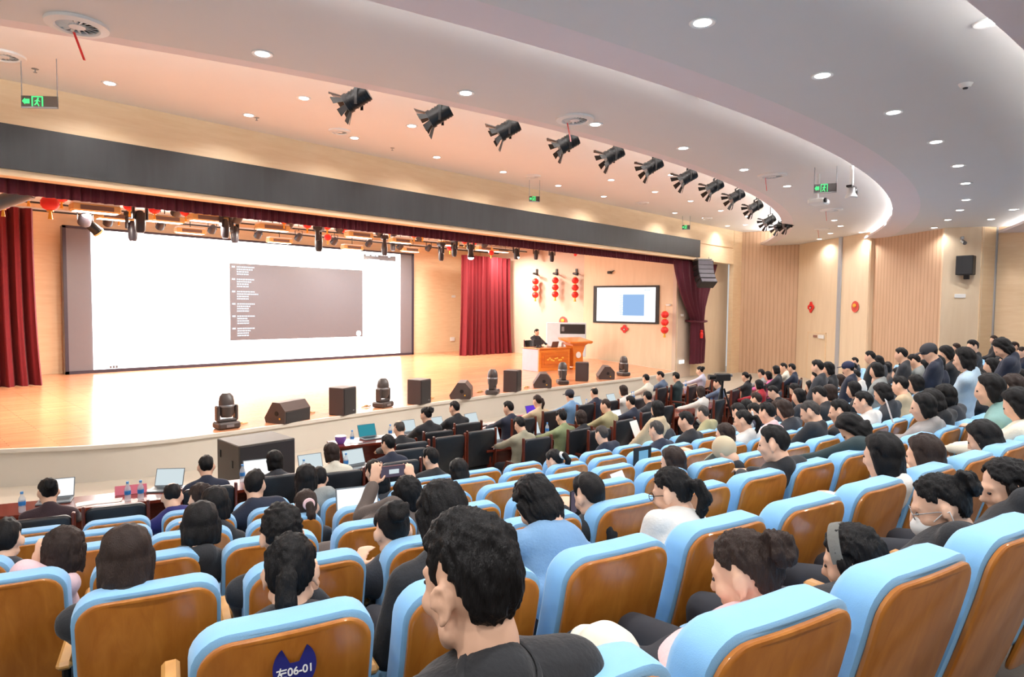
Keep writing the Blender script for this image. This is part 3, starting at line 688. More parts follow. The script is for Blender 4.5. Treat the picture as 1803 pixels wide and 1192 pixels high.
# big subwoofer on the floor before the stage
A = at_z(420.5, 786, .82); B = at_z(519.5, 771, .82); Cc = at_z(382, 772, .82)
t = thing('subwoofer', 'large black subwoofer box on the floor against the stage front', 'subwoofer', (0, 0, 0))
ang = math.atan2(B.y - A.y, B.x - A.x); wx = (B - A).length; dy = (Cc - A).length
t.location = (A.x, A.y, 0); t.rotation_euler = (0, 0, ang)
G().box((wx / 2, dy / 2, .43), (wx, dy, .78), ch=.012).build('cabinet', mat('sub_grey', srgb(72, 68, 64), .6, bump=.1, bscale=200), t)
G().box((wx / 2, -.008, .43), (wx - .03, .02, .74), ch=.006).build('front_grille', mat('sub_grille', srgb(44, 45, 50), .6, bump=.3, bscale=300), t)
for yy, zz in ((dy * .3, .50), (dy * .85, .60)):
    G().box((-.006, yy, zz), (.02, .07, .12), ch=.005).build('side_handle', M_BLACKM, t)
g = G()
for xx in (.1, wx - .1):
    for yy in (.08, dy - .08): g.cyl((xx, yy, 0), (xx, yy, .045), .04, .04, 12)
g.build('foot', M_BLACKM, t)
# presenter's desk and lectern
MO = wood('orange_lacquer', srgb(206, 112, 30), srgb(222, 132, 44), .3, stretch=(1, 8, 8), scale=2, coat=.5)
pL = at_z(949, 655, STAGE_Z); pR = at_z(1003, 651, STAGE_Z); pB = at_z(930, 649, STAGE_Z)
dw = (pR - pL).length; ang = math.atan2(pR.y - pL.y, pR.x - pL.x); dd = .9
t = thing('presenter_desk', 'orange carved wooden desk on the stage with a pink side', 'desk', (pL.x, pL.y, STAGE_Z), ang)
G().box((dw / 2, .03, .42), (dw, .06, .82)).build('front_panel', MO, t)
g = G(); g.box((dw / 2, -.005, .42), (dw * .86, .02, .56), ch=.008); g.box((dw / 2, -.02, .42), (dw * .7, .02, .34), ch=.008); g.build('carved_frame', wood('orange_lacquer_dark', srgb(186, 92, 22), srgb(206, 112, 34), .3, stretch=(1, 8, 8), coat=.5), t)
g = G()
for k in range(9): g.ball((dw * (.26 + k * .06), -.034, .43 + .05 * math.sin(k * 1.7)), (.06, .012, .03), 10, 6)
g.build('carving', M_GOLD, t)
for x_ in (.02, dw - .02): G().box((x_, dd / 2 + .06, .41), (.05, dd, .80)).build('side_panel', mat('pink_lacquer', srgb(236, 176, 190), .35) if x_ < .5 else MO, t)
G().box((dw / 2, dd / 2, .845), (dw + .06, dd + .12, .04), ch=.01).build('desk_top', MO, t)
pl = at_z(1016, 650, STAGE_Z)
t = thing('lectern', 'orange flared wooden lectern with a round white emblem beside the desk', 'lectern', (pl.x, pl.y + .1, STAGE_Z), ang - .12)
g = G(); g.loft([[(-w, -d, z), (w, -d, z), (w, d, z), (-w, d, z)] for w, d, z in ((.30, .26, 0), (.30, .26, .08), (.24, .2, .12), (.22, .18, .6), (.30, .24, .92), (.42, .32, 1.02))]); g.build('column', MO, t, sharp=.4)
g = G(); g.loft([[(-w, -d, z - .05), (w, -d, z - .05), (w, d, z + .08), (-w, d, z + .08)] for w, d, z in ((.50, .36, 1.04), (.54, .40, 1.08), (.54, .40, 1.13))]); g.build('reading_top', MO, t, sharp=.4)
g = G(); g.cyl((0, -.195, .56), (0, -.215, .56), .12, .12, 28); g.build('emblem', M_WHITE, t)
# things on the desk
def on_desk(x, y): c, s = math.cos(ang), math.sin(ang); return (pL.x + x * c - y * s, pL.y + x * s + y * c, STAGE_Z + .866)
def laptop(loc, rz, lab, screen, lid=M_LAPG, sc=1.0, ang_=110, logo=None):
    t = thing('laptop', lab, 'laptop', loc, rz)
    G().box((0, 0, .009), (.33 * sc, .23 * sc, .018), ch=.004).build('keyboard_base', lid, t)
    G().box((0, .02 * sc, .0185), (.28 * sc, .11 * sc, .002)).build('keyboard', M_BLACK, t)
    Mx = Matrix.Translation((0, .115 * sc, .018)) @ Matrix.Rotation(math.radians(90 - ang_), 4, 'X')
    l = G().box((0, .004, .108 * sc), (.33 * sc, .008, .216 * sc), Mx, ch=.003).build('lid', lid, t)
    G().box((0, -.001, .108 * sc), (.31 * sc, .003, .195 * sc), Mx).build('display', screen, l)
    return t
laptop(on_desk(dw * .62, .35), ang + math.pi, 'brown-backed laptop open on the orange desk', M_SCRL, mat('laptop_brown', srgb(98, 66, 56), .4))
t = thing('desk_monitor', 'small dark monitor at the end of the orange desk', 'monitor', on_desk(.25, .4), ang + math.pi - .2)
G().box((0, 0, .20), (.34, .04, .20), ch=.01).build('monitor_case', M_BLACK, t); G().box((0, 0, .06), (.06, .03, .12)).build('stand', M_BLACK, t); G().box((0, 0, .01), (.2, .15, .02)).build('foot_plate', M_BLACK, t)
t = thing('desk_monitor', 'second small monitor on the orange desk before the presenter', 'monitor', on_desk(.62, .62), ang + math.pi + .25)
G().box((0, 0, .18), (.30, .04, .18), ch=.01).build('monitor_case', M_BLACK, t); G().box((0, 0, .06), (.06, .03, .12)).build('stand', M_BLACK, t); G().box((0, 0, .01), (.2, .15, .02)).build('foot_plate', M_BLACK, t)
o = G().box((0, 0, .09), (.16, .1, .18), ch=.02).build('tissue_box', M_WHITE, loc=on_desk(dw * .9, .3)); tag(o, 'white box at the lectern end of the orange desk', 'box')
# interactive whiteboard behind the presenter
q = at_y(997, 586, 18.0); t = thing('media_cabinet', 'pale blue cabinet with a dark panel behind the lectern', 'cabinet', (q.x, 18.0, STAGE_Z), -.9)
G().box((0, 0, .95), (1.75, .35, 1.5), ch=.02).build('cabinet_body', mat('pale_blue_paint', srgb(206, 226, 240), .4), t)
G().box((.28, -.18, 1.42), (1.1, .02, .42), ch=.01).build('dark_panel', M_BLACK, t); G().box((-.15, -.195, 1.42), (.12, .01, .2)).build('badge', M_GREY, t)
G().box((0, 0, .1), (1.5, .3, .2)).build('plinth', M_GREY, t)
# ornaments: knots, lantern strings
def knot(loc, rz, lab, diamond=True, s=.2, gold=False):
    t = thing('festive_ornament', lab, 'ornament', loc, rz)
    if diamond:
        g = G()
        for dx, dz in ((0, 1), (0, -1), (1, 0), (-1, 0), (0, 0)):
            g.box((dx * s * .55, 0, dz * s * .55), (s * .62, .03, s * .62), Matrix.Rotation(math.pi / 4, 4, 'Y') if False else None, ch=.01)
        g.box((0, .005, 0), (s * 1.35, .02, s * 1.35), Matrix.Rotation(math.pi / 4, 4, 'Y')); g.build('knot_body', M_LANT, t)
        G().box((0, -.02, -.02), (s * .5, .012, s * .5)).build('centre_patch', mat('dark_patch', srgb(90, 20, 50), .6) if not gold else M_GOLD, t)
        G().box((0, -.028, -s * .12), (s * .3, .01, s * .3)).build('pale_patch', mat('pale_patch', srgb(240, 215, 190), .6), t)
    else:
        g = G(); g.lathe([(0, -.02), (s * .8, -.02), (s * .98, -.012), (s, 0), (0, .0)], 32, M=Matrix.Rotation(math.pi / 2, 4, 'X') , cap=False); g.build('disc', mat('coral_disc', srgb(214, 84, 74), .5), t)
        g = G(); g.ball((0, -.03, s * .2), (s * .5, .02, s * .35), 16, 8); g.build('gold_motif', M_GOLD, t)
        G().lathe([(s * .75, -.026), (s * .85, -.03), (s * .9, -.024)], 32, M=Matrix.Rotation(math.pi / 2, 4, 'X'), cap=False).build('pale_ring', mat('pale_patch', srgb(240, 215, 190), .6), t)
    return t
p, rz = on_wall(1429, 541, *W_SMOOTH, off=.04); knot(p, rz, 'red diamond knot ornament on the smooth wall above the door', True, .26)
p, rz = on_wall(1507, 540, *W_SMOOTH, off=.04); knot(p, rz, 'round coral ornament with gold motif on the smooth wall', False, .22)
p, rz = on_wall(1100, 579, *W_TV, off=.05); knot(p, rz, 'round red knot ornament on the wall under the television', True, .2)
p, rz = on_wall(992, 566, *W_BAY, off=.04); knot(p, rz, 'coral round ornament on the white wall above the cabinet', False, .24)
def lantern_string(loc, lab, n, r, rz=0.0, hang=.4):
    t = thing('lantern_string', lab, 'lantern', loc, rz); z = 0
    G().cyl((0, 0, hang), (0, 0, -n * r * 1.9), .008, .008, 6).build('cord', M_GOLD, t)
    for k in range(n):
        zc = -r - k * r * 1.95; l = G()
        prof = [(r * .35, r * .85), (r * .75, r * .6), (r, 0), (r * .75, -r * .6), (r * .35, -r * .85)]
        prof = [(r * .35, -r * .85), (r * .75, -r * .6), (r, 0), (r * .75, r * .6), (r * .35, r * .85)]
        l.lathe(prof, 20, M=Matrix.Translation((0, 0, zc))); lo = l.build('lantern_globe', M_LANT, t)
        c = G(); c.cyl((0, 0, zc + r * .8), (0, 0, zc + r * .95), r * .38, r * .38, 14); c.cyl((0, 0, zc - r * .95), (0, 0, zc - r * .8), r * .38, r * .38, 14); c.build('gold_cap', M_GOLD, lo)
    G().cyl((0, 0, -n * r * 1.95), (0, 0, -n * r * 1.95 - r * .9), .03, .06, 8).build('tassel', M_GOLD, t)
    return t
for i, (u, v) in enumerate([(950, 490), (985, 488), (1020, 488)]):
    p, rz = on_wall(u, v, *W_BAY, off=.30)
    lantern_string(p, 'red lantern string hanging on the white bay wall, %s counted from the red curtain' % ORD[i], 3, .17, 0, .25)['group'] = 'lantern strings on the white bay'
    p2, rz = on_wall(u - 3, 482, *W_BAY, off=.02)
    t = thing('wall_bracket_lamp', 'small black bracket lamp above a red lantern string, %s from the red curtain' % ORD[i], 'wall lamp', p2, rz, 'bracket lamps on the white bay')
    G().box((0, -.15, 0), (.04, .34, .04)).build('arm', M_BLACK, t); g = G(); g.cyl((0, -.3, 0), (.3, -.36, -.04), .05, .07, 12); g.build('lamp_head', M_BLACK, t); G().box((-.04, -.02, .08), (.1, .04, .3)).build('wall_plate', M_BLACK, t)
p, rz = on_wall(1175, 547, *W_TV, off=.30); lantern_string(p, 'red lantern string hanging on the wall beside the television', 3, .17, 0, .25)
p, rz = on_wall(1075, 480, *W_TV, off=.1); t = thing('wall_camera', 'small black camera on the wall above the television', 'camera', p, rz)
G().box((0, 0, 0), (.16, .22, .12), ch=.02).build('camera_body', M_BLACK, t); G().cyl((.05, .08, .03), (.2, .12, .1), .02, .02, 8).build('arm', M_BLACK, t)
p, rz = on_wall(1177, 537, *W_TV, off=.06); t = thing('wall_sensor', 'small pale sensor above the lantern string beside the television', 'sensor', p, rz); G().box((0, 0, .0), (.2, .1, .08), ch=.02).build('sensor_body', M_WHITE, t)
# small switches, sockets and lit signs
def plate(u, v, Wl, w, h, lab, m=M_WHITE, name='wall_plate', cat='switch', off=.03):
    p, rz = on_wall(u, v, *Wl, off=off); o = G().box((0, 0, 0), (w, .03, h), ch=.006).build(name, m, loc=p); o.rotation_euler = (0, 0, rz); return tag(o, lab, cat)
W_BK = ((-17, 25.65), (17, 25.65))
plate(798, 522, W_BK, .25, .12, 'small white box high on the back wall beside the red curtain', name='wall_box', cat='box'); plate(796, 597, W_BK, .3, .2, 'white lit plate low on the back wall beside the red curtain', name='wall_box', cat='box')
W_JB = ((12.66, 13.98), (17.3, 13.93))
plate(1199, 637, W_JB, .42, .16, 'white lit exit plate low on the wall by the tied curtain', glow('lit_plate', (1, .98, .95), 1.2), 'exit_plate', 'sign', .03); plate(1200, 555, W_JB, .24, .1, 'white box on the pale jamb beside the tied curtain', name='wall_box', cat='box', off=.03)
plate(1437, 650, W_SMOOTH, .46, .17, 'pink notice plate low on the wall below the door level', M_PINK, 'notice_plate', 'sign')
plate(1504, 650, W_SMOOTH, .55, .16, 'low green exit plate on the smooth wall behind the audience', mat('exit_plate_grey', srgb(150, 150, 146), .5), 'exit_plate', 'sign'); 
o = plate(1509, 650, W_SMOOTH, .2, .12, 'green lit figure on the low exit plate', M_GREEN, 'exit_light', 'sign', .05)
plate(1448, 593, W_SMOOTH, .40, .15, 'white door plate with text above the door', M_WHITE, 'door_plate', 'sign', .06); plate(1437, 592, W_SMOOTH, .26, .1, 'brown lettering plate beside the white door plate', mat('brown_letter', srgb(150, 110, 96), .6), 'door_plate', 'sign', .05)
plate(1690, 521, W_COL, .30, .12, 'white emergency light box on the column below the speaker', name='emergency_light', cat='light', off=.03)
# wall loudspeaker and spotlight on the column
p, rz = on_wall(1697, 468, *W_COL, off=.22); t = thing('wall_speaker', 'black loudspeaker mounted on the column of the side wall', 'loudspeaker', p, rz - .45)
G().box((0, 0, 0), (.46, .36, .60), ch=.015).build('cabinet', M_BLACK, t); G().box((.0, -.184, 0), (.42, .012, .56), ch=.004).build('front_grille', M_BLACKP, t); G().box((0, .16, -.36), (.14, .14, .14), ch=.01).build('bracket', M_BLACK, t)
p, rz = on_wall(1693, 424, *W_COL, off=.14); t = thing('wall_camera', 'small grey camera on the column above the black loudspeaker', 'camera', p, rz)
G().box((0, .08, .08), (.08, .12, .10), ch=.01).build('mount', M_GREY, t); G().cyl((0, .02, -.03), (.03, -.14, -.10), .055, .06, 14).build('camera_body', M_GREY, t)
# ================================================================= rigging above the stage
g = G(); g.box((0, 19.85, 6.30), (33, 11.7, .12)); struct('ceiling_stage', g, M_CEIL)
M_PANW = glow('stage_panel_face', (1.0, .90, .76), 7.0)
for i, (y, z) in enumerate(((15.9, 5.62), (17.65, 5.66), (19.65, 5.70), (21.7, 5.72), (23.7, 5.74))):
    t = thing('lighting_batten', 'long black pipe batten above the stage, %s from the red valance' % ORD[i], 'lighting bar', (0, y, z), 0, 'lighting battens above the stage')
    G().cyl((-11.5, 0, 0), (11.5, 0, 0), .028, .028, 10).build('pipe', M_BLACKM, t)
    for x in range(-10, 11, 4): G().cyl((x, 0, 0), (x, 0, 6.24 - z), .008, .008, 6).build('hanger', M_BLACKM, t)
    G().box((0, .12, .06), (23, .1, .06)).build('white_duct', M_WHITE, t)
UH = G().cyl((0, 0, 0), (0, 0, 1), .012, .012, 6).mesh('unit_hanger')
def hangto(t, a, ztop=6.24):
    for c in t.children:
        if c.name.startswith(('hanger', 'cord')): c.location = (0, 0, a); c.scale = (1, 1, max(.02, ztop - t.location[2] - a))
def unit_hanger(t, m): return link('hanger' if m is M_BLACKM else 'cord', UH, m, t)
def make_panel():
    t = thing('stage_panel_light', 'x', 'stage light')
    G().box((0, 0, 0), (.92, .34, .16), ch=.03).build('housing', M_TANP, t)
    G().box((.0, -.176, .0), (.62, .012, .10)).build('front_grille', mat('panel_grille', srgb(110, 92, 88), .5), t)
    G().box((0, 0, .10), (.86, .30, .04)).build('top_cover', M_WHITE, t)
    G().box((0, 0, -.084), (.80, .26, .008)).build('light_face', M_PANW, t)
    lamp('panel_lamp', 'AREA', (0, 0, -.10), STAGE_W, t, (1.0, .91, .80), .5)
    unit_hanger(t, M_BLACKM)
    return t
pan = None
for i, (u, v, y) in enumerate([(168, 368, 16.2), (205, 382, 18.4), (290, 386, 18.4), (367, 385, 16.8), (335, 407, 22.6), (480, 401, 17.6), (492, 424, 23.0), (632, 414, 18.0), (620, 436, 23.2), (705, 424, 20.2), (722, 440, 23.2), (790, 429, 20.2), (852, 438, 21.6), (882, 441, 22.2), (1000, 443, 20.4)]):
    p = at_y(u, v, y); lab = 'tan stage panel light above the stage, %s along the rig from its curtain end' % ORD[i]
    p.z = min(p.z, 6.05)
    if pan is None: pan = make_panel(); pan.location = p; pan['label'] = lab; pan['group'] = 'panel lights above the stage'
    else: dup(pan, p, 0, lab, 'panel lights above the stage')
    hangto(pan if i == 0 else C.objects[-1] if False else LAST[0], .1)
def make_hung():
    t = thing('hanging_moving_head', 'x', 'stage light'); mb = mat('moving_head_dark', srgb(48, 44, 50), .4)
    G().box((0, 0, -.06), (.30, .26, .14), ch=.03).build('base', mb, t)
    g = G(); g.box((0, 0, -.14), (.28, .12, .05), ch=.015)
    for sx in (-1, 1): g.box((sx * .13, 0, -.28), (.045, .11, .28), ch=.015)
    g.build('yoke', mb, t)
    h = G().lathe([(0, -.30), (.07, -.30), (.095, -.24), (.105, -.05), (.09, .12), (.05, .17), (0, .18)], 20, M=Matrix.Translation((0, 0, -.40)), cap=False).build('lamp_head', mb, t)
    G().cyl((0, 0, -.700), (0, 0, -.708), .066, .066, 18).build('lens', M_GREY, h)
    unit_hanger(t, M_BLACKM)
    return t
hung = None
for i, (u, v, y) in enumerate([(246, 352, 15.4), (233, 372, 17.2), (396, 370, 16.6), (413, 384, 18.4), (561, 398, 16.4), (677, 415, 19.2), (692, 410, 21.2), (777, 427, 19.2), (800, 420, 19.2), (829, 420, 18.6), (909, 428, 19.2), (944, 432, 21.2), (972, 434, 19.2)]):
    p = at_y(u, v, y); lab = 'dark moving head hanging over the stage, %s along the rig from its curtain end' % ORD[i]; p.z = min(p.z, 6.1)
    if hung is None: hung = make_hung(); hung.location = p; hung['label'] = lab; hung['group'] = 'hanging moving heads'
    else: dup(hung, p, .2 * i, lab, 'hanging moving heads')
    hangto(hung if i == 0 else C.objects[-1] if False else LAST[0], 0)
for i, (u, v, y) in enumerate([(829, 452, 18.6), (910, 451, 19.2)]):
    p = at_y(u, v, y); t = thing('followspot', 'glowing round lamp hanging before the red curtain%s' % ('' if i == 0 else ' at its bay end'), 'stage light', p)
    G().lathe([(0, .16), (.10, .14), (.13, 0), (.12, -.04)], 18, cap=False).build('lamp_shell', M_BLACK, t); G().ball((0, 0, -.03), (.12, .12, .09), 18, 10).build('bulb', glow('bulb_glow', (1, .95, .85), 9), t); unit_hanger(t, M_BLACKM); hangto(t, .15)
def make_par():
    t = thing('par_can', 'x', 'stage light'); mb = mat('moving_head_dark', (0, 0, 0))
    Mx = Matrix.Rotation(math.radians(55), 4, 'X')
    G().lathe([(0, .14), (.09, .13), (.12, .05), (.13, -.14), (.115, -.14), (.1, .0)], 18, M=Mx, cap=False).build('can', mb, t)
    G().cyl((0, 0, -.11), (0, 0, -.12), .115, .115, 18, M=Mx).build('lens', M_GREY, t)
    g = G()
    for sx in (-1, 1): g.box((sx * .145, 0, .10), (.012, .03, .26))
    g.box((0, 0, .225), (.3, .03, .012)); g.build('yoke', mb, t); unit_hanger(t, M_BLACKM)
    return t
par = None
for i, (u, v, y) in enumerate([(191, 389, 22.5), (283, 396, 23.2), (374, 403, 23.2), (455, 412, 23.2), (526, 417, 23.2), (589, 424, 23.2), (650, 428, 23.2), (705, 433, 23.2), (755, 436, 23.2), (150, 385, 16.5), (865, 424, 19.5), (312, 370, 17.5), (420, 382, 17.8), (511, 392, 18.2), (600, 401, 18.4), (670, 408, 19.2), (741, 417, 19.4), (855, 430, 20.5)]):
    p = at_y(u, v, y); lab = 'small black par can above the stage, %s of its kind in the rig' % ORD[i]; p.z = min(p.z, 6.0)
    if par is None: par = make_par(); par.location = p; par['label'] = lab; par['group'] = 'par cans above the stage'
    else: dup(par, p, 0, lab, 'par cans above the stage')
    hangto(par if i == 0 else C.objects[-1] if False else LAST[0], .22)
def make_round_lantern(r=.13):
    t = thing('round_lantern', 'x', 'lantern')
    prof = [(r * .35, -r * .85), (r * .75, -r * .62), (r * .97, -r * .25), (r * .97, r * .25), (r * .75, r * .62), (r * .35, r * .85)]
    G().lathe(prof, 20).build('lantern_globe', M_LANT, t)
    G().cyl((0, 0, r * .8), (0, 0, r * .98), r * .36, r * .36, 12).build('top_cap', M_GOLD, t); G().cyl((0, 0, -r * .98), (0, 0, -r * .8), r * .36, r * .36, 12).build('bottom_cap', M_GOLD, t)
    G().cyl((0, 0, -r * .95), (0, 0, -r * 1.9), r * .12, r * .25, 8).build('tassel', M_GOLD, t); unit_hanger(t, M_GOLD)
    return t
rl = None
for i, (u, v, y) in enumerate([(50, 341, 16), (108, 346, 16), (5, 357, 15), (206, 353, 16.2), (228, 362, 16.4), (209, 381, 20), (272, 368, 16.8), (327, 373, 17), (500, 387, 17.4), (541, 396, 18), (576, 398, 18), (577, 418, 21), (608, 405, 18.4), (686, 407, 18.6), (729, 413, 19), (744, 413, 19), (792, 437, 21), (818, 424, 19), (835, 426, 19), (865, 445, 21), (1015, 448, 19)]):
    p = at_y(u, v, y); lab = 'small red round lantern hanging in the stage rig, %s from the dark curtain end' % ORD[i]
    if rl is None: rl = make_round_lantern(); rl.location = p; rl['label'] = lab; rl['group'] = 'small red lanterns in the stage rig'
    else: dup(rl, p, 0, lab, 'small red lanterns in the stage rig')
    hangto(rl if i == 0 else C.objects[-1] if False else LAST[0], .12)
p = at_y(88, 358, 15.6); big = make_round_lantern(.165); big.location = p; hangto(big, .15); big['label'] = 'large pink-red round lantern hanging beside the dark red curtain'
p = at_y(18, 350, 14.6); t = thing('profile_spot', 'grey profile spotlight above the dark red curtain, cut by the frame', 'spotlight', p, -.6)
Mx = Matrix.Rotation(math.radians(65), 4, 'Y')
G().cyl((0, 0, -.45), (0, 0, .35), .12, .14, 18, M=Mx).build('barrel', mat('spot_grey', srgb(92, 94, 98), .4), t); G().box((0, 0, .5), (.02, .3, .5)).build('yoke', M_BLACKM, t); G().cyl((0, 0, .36), (0, 0, .37), .12, .12, 18, M=Mx).build('lens', M_GREY, t)
p = at_y(160, 397, 18.0); t = thing('ellipsoidal_light', 'tan headed ellipsoidal light hanging above the LED wall corner', 'stage light', p, .3)
Mx = Matrix.Rotation(math.radians(-50), 4, 'Y'); G().cyl((0, 0, -.2), (0, 0, .3), .12, .10, 16, M=Mx).build('barrel', M_BLACKM, t); G().cyl((0, 0, -.24), (0, 0, -.2), .13, .13, 16, M=Mx).build('tan_ring', M_TANP, t); unit_hanger(t, M_BLACKM); hangto(t, .05)
# ================================================================= blue auditorium seats
def rrect(w, z0, z1, r, rb, nside=6, nc=6):
    pts = []
    def cornr(cx, cz, rad, a0):
        return [(cx + rad * math.cos(a0 + math.pi / 2 * i / nc), cz + rad * math.sin(a0 + math.pi / 2 * i / nc)) for i in range(nc + 1)]
    c = [cornr(w / 2 - rb, z0 + rb, rb, -math.pi / 2), cornr(w / 2 - r, z1 - r, r, 0), cornr(-w / 2 + r, z1 - r, r, math.pi / 2), cornr(-w / 2 + rb, z0 + rb, rb, math.pi)]
    for k in range(4):
        pts += c[k]; a = c[k][-1]; b = c[(k + 1) % 4][0]
        for i in range(1, nside): pts.append((a[0] + (b[0] - a[0]) * i / nside, a[1] + (b[1] - a[1]) * i / nside))
    return pts
def yback(z):                      # rear face of the back: leans back at the top, sweeps forward lower down
    s = (z - .30) / .65
    return .17 * (1 - s) ** 1.25 if s < 1 else 0.0
def slab(pts, layers, crown=0.0):
    g = G(); cx = 0; zs = [p[1] for p in pts]; cz = (min(zs) + max(zs)) / 2; hw = max(p[0] for p in pts); hh = (max(zs) - min(zs)) / 2
    rings = []
    for dep, inset in layers:
        ring = []
        for x, z in pts:
            k = 1 - inset / hw; kz = 1 - inset / hh
            xx, zz = x * k, cz + (z - cz) * kz
            # layers lie one behind the other in local y, following the back's sweep; thickness is horizontal
            ring.append((xx, yback(max(.30, min(zz, .95))) + dep + crown * (xx / hw) ** 2, zz))
        rings.append(ring)
    g.loft(rings, cap=True); return g
P_SH = rrect(.462, .30, .936, .085, .05)
P_CU = rrect(.495, .40, .956, .095, .05)
def seat_meshes():
    ms = {}
    ms['back_shell'] = slab(P_SH, [(.000, .012), (.002, .004), (.006, 0), (.016, 0), (.02, .004)], .012).mesh('seat_back_shell', .5)
    ms['backrest'] = slab(P_CU, [(.021, .012), (.026, .002), (.05, 0), (.115, 0), (.14, .012), (.152, .035), (.158, .08), (.16, .16)], .012).mesh('seat_backrest', .9)
    g = G(); rings = []
    pan = rrect(.47, .12, .60, .07, .05)
    for zz, ins in ((.415, .02), (.42, .005), (.445, 0), (.475, 0), (.495, .012), (.503, .04), (.507, .1)):
        k = 1 - ins / .25; rings.append([(x * k, .36 + (y - .36) * k + .17, zz + .05 * (y - .36)) for x, y in pan])
    g.loft(rings); ms['seat_pan'] = g.mesh('seat_pan', .9)
    g = G(); g.box((-.29, .40, .635), (.055, .36, .032), ch=.012); ms['armrest'] = g.mesh('seat_armrest', .5)
    g = G(); g.box((-.29, .40, .42), (.03, .26, .40), ch=.008); g.box((-.29, .40, .11), (.05, .10, .22)); g.box((-.29, .40, .006), (.09, .30, .012)); ms['side_frame'] = g.mesh('seat_side_frame', .5)
    return ms
SM = seat_meshes()
def make_seat(name='auditorium_seat'):
    t = thing(name, 'x', 'seat')
    o = link('back_shell', SM['back_shell'], M_SHELL, t); link('backrest', SM['backrest'], M_BLUE, t); link('seat_pan', SM['seat_pan'], M_BLUE, t)
    link('armrest', SM['armrest'], M_EDGE, t); link('side_frame', SM['side_frame'], M_BLACKM, t)
    return t
# angle of the first seat (aisle end) of each row
TH0 = {-1: -.2985, 0: -.308, 1: -.318, 2: -.352, 3: -.347, 4: -.345, 5: -.347}
SEATS = {}
def seat_th(k, j): return TH0[k] + j * .58 / row_R(k)
def build_seats():
    proto = make_seat(); used = False
    for k in (-1, 0, 1, 2, 3, 4, 5):
        n = 0
        for j in range(0, 48):
            th = seat_th(k, j)
            if th > .315: break
            P = arc(row_R(k), th, row_floor(k)); vis = False
            for dz in (.5, .95):
                for dy in (0, .3):
                    q = proj(arc(row_R(k) - dy, th, row_floor(k) + dz))
                    if q and -60 < q[0] < W + 40 and -40 < q[1] < H + 110: vis = True
            if not vis: continue
            rowname = {-1: 'rearmost visible row', 0: 'tagged end seat\'s row', 1: 'fifth row from the tables', 2: 'fourth row from the tables', 3: 'third row from the tables', 4: 'second row from the tables', 5: 'front row behind the tables'}[k]
            lab = 'blue wood-backed seat, %s from the aisle in the %s' % (ORD[j], rowname)
            if j == 0 and k == 0: lab = 'blue seat with wooden back bearing the round blue number tag'
            if not used: r = proto; r.location = P; r.rotation_euler = (0, 0, th); r['label'] = lab; r['group'] = 'blue auditorium seats'; used = True
            else: r = dup(proto, P, th, lab, 'blue auditorium seats')
            SEATS[(k, j)] = r
build_seats()
# number tag on the back of the end seat
ts = SEATS[(0, 0)]
pts = []
for i in range(49):
    a = math.radians(125 + 290 * i / 48); pts.append((.058 * math.cos(a), .066 * math.sin(a)))
pts += [(.012, .012), (-.012, .012)]
Mt = Matrix.Translation((.012, yback(.832) - .004, .832)) @ Matrix.Rotation(math.radians(90 - 4.0), 4, 'X')
g = G(); g.prism(pts, 0, .002, Mt); tg = g.build('number_tag', mat('tag_blue', srgb(34, 36, 118), .5), ts)
fc = bpy.data.curves.new('tag_text', 'FONT'); fc.body = '左06-01'; fc.size = .030; fc.align_x = 'CENTER'; fc.align_y = 'CENTER'; fc.extrude = .0006; fc.offset = .0006
_tmp = bpy.data.objects.new('tmp', fc); C.objects.link(_tmp)
_me = bpy.data.meshes.new_from_object(_tmp.evaluated_get(bpy.context.evaluated_depsgraph_get())); bpy.data.objects.remove(_tmp)
fo = bpy.data.objects.new('number_text', _me); C.objects.link(fo); fo.parent = tg; _me.materials.clear(); fo.matrix_local = Mt @ Matrix.Translation((0, -.012, .0026)); _me.materials.append(M_PAPER)
# ================================================================= people
def remesh(g, name, voxel, smooth=4, fac=.5):
    me = g.mesh(name + '_raw', recalc=True)
    o = bpy.data.objects.new('tmp', me); C.objects.link(o)
    md = o.modifiers.new('r', 'REMESH'); md.mode = 'VOXEL'; md.voxel_size = voxel; md.use_smooth_shade = True
    if smooth:
        ms = o.modifiers.new('s', 'SMOOTH'); ms.factor = fac; ms.iterations = smooth
    out = bpy.data.meshes.new_from_object(o.evaluated_get(bpy.context.evaluated_depsgraph_get()))
    out.name = name; bpy.data.objects.remove(o); bpy.data.meshes.remove(me)
    out.polygons.foreach_set('use_smooth', [True] * len(out.polygons))
    return out
def displace(me, amp, fx, fz, M=None, seed=0.0, face=None):
    n = len(me.vertices); co = np.empty(n * 3, 'f'); no = np.empty(n * 3, 'f')
    me.vertices.foreach_get('co', co); me.vertex_normals.foreach_get('vector', no)
    co = co.reshape(-1, 3); no = no.reshape(-1, 3)
    for i in range(n):
        p = Vector(co[i]); q = M @ p if M is not None else p
        co[i] += no[i] * amp * mnoise.noise(Vector((q.x * fx + seed, q.y * fx, q.z * fz)))
    me.vertices.foreach_set('co', co.ravel()); me.update()
def head_rot(yaw, pitch, roll=0.0): return Matrix.Rotation(yaw, 4, 'Z') @ Matrix.Rotation(pitch, 4, 'X') @ Matrix.Rotation(roll, 4, 'Y')
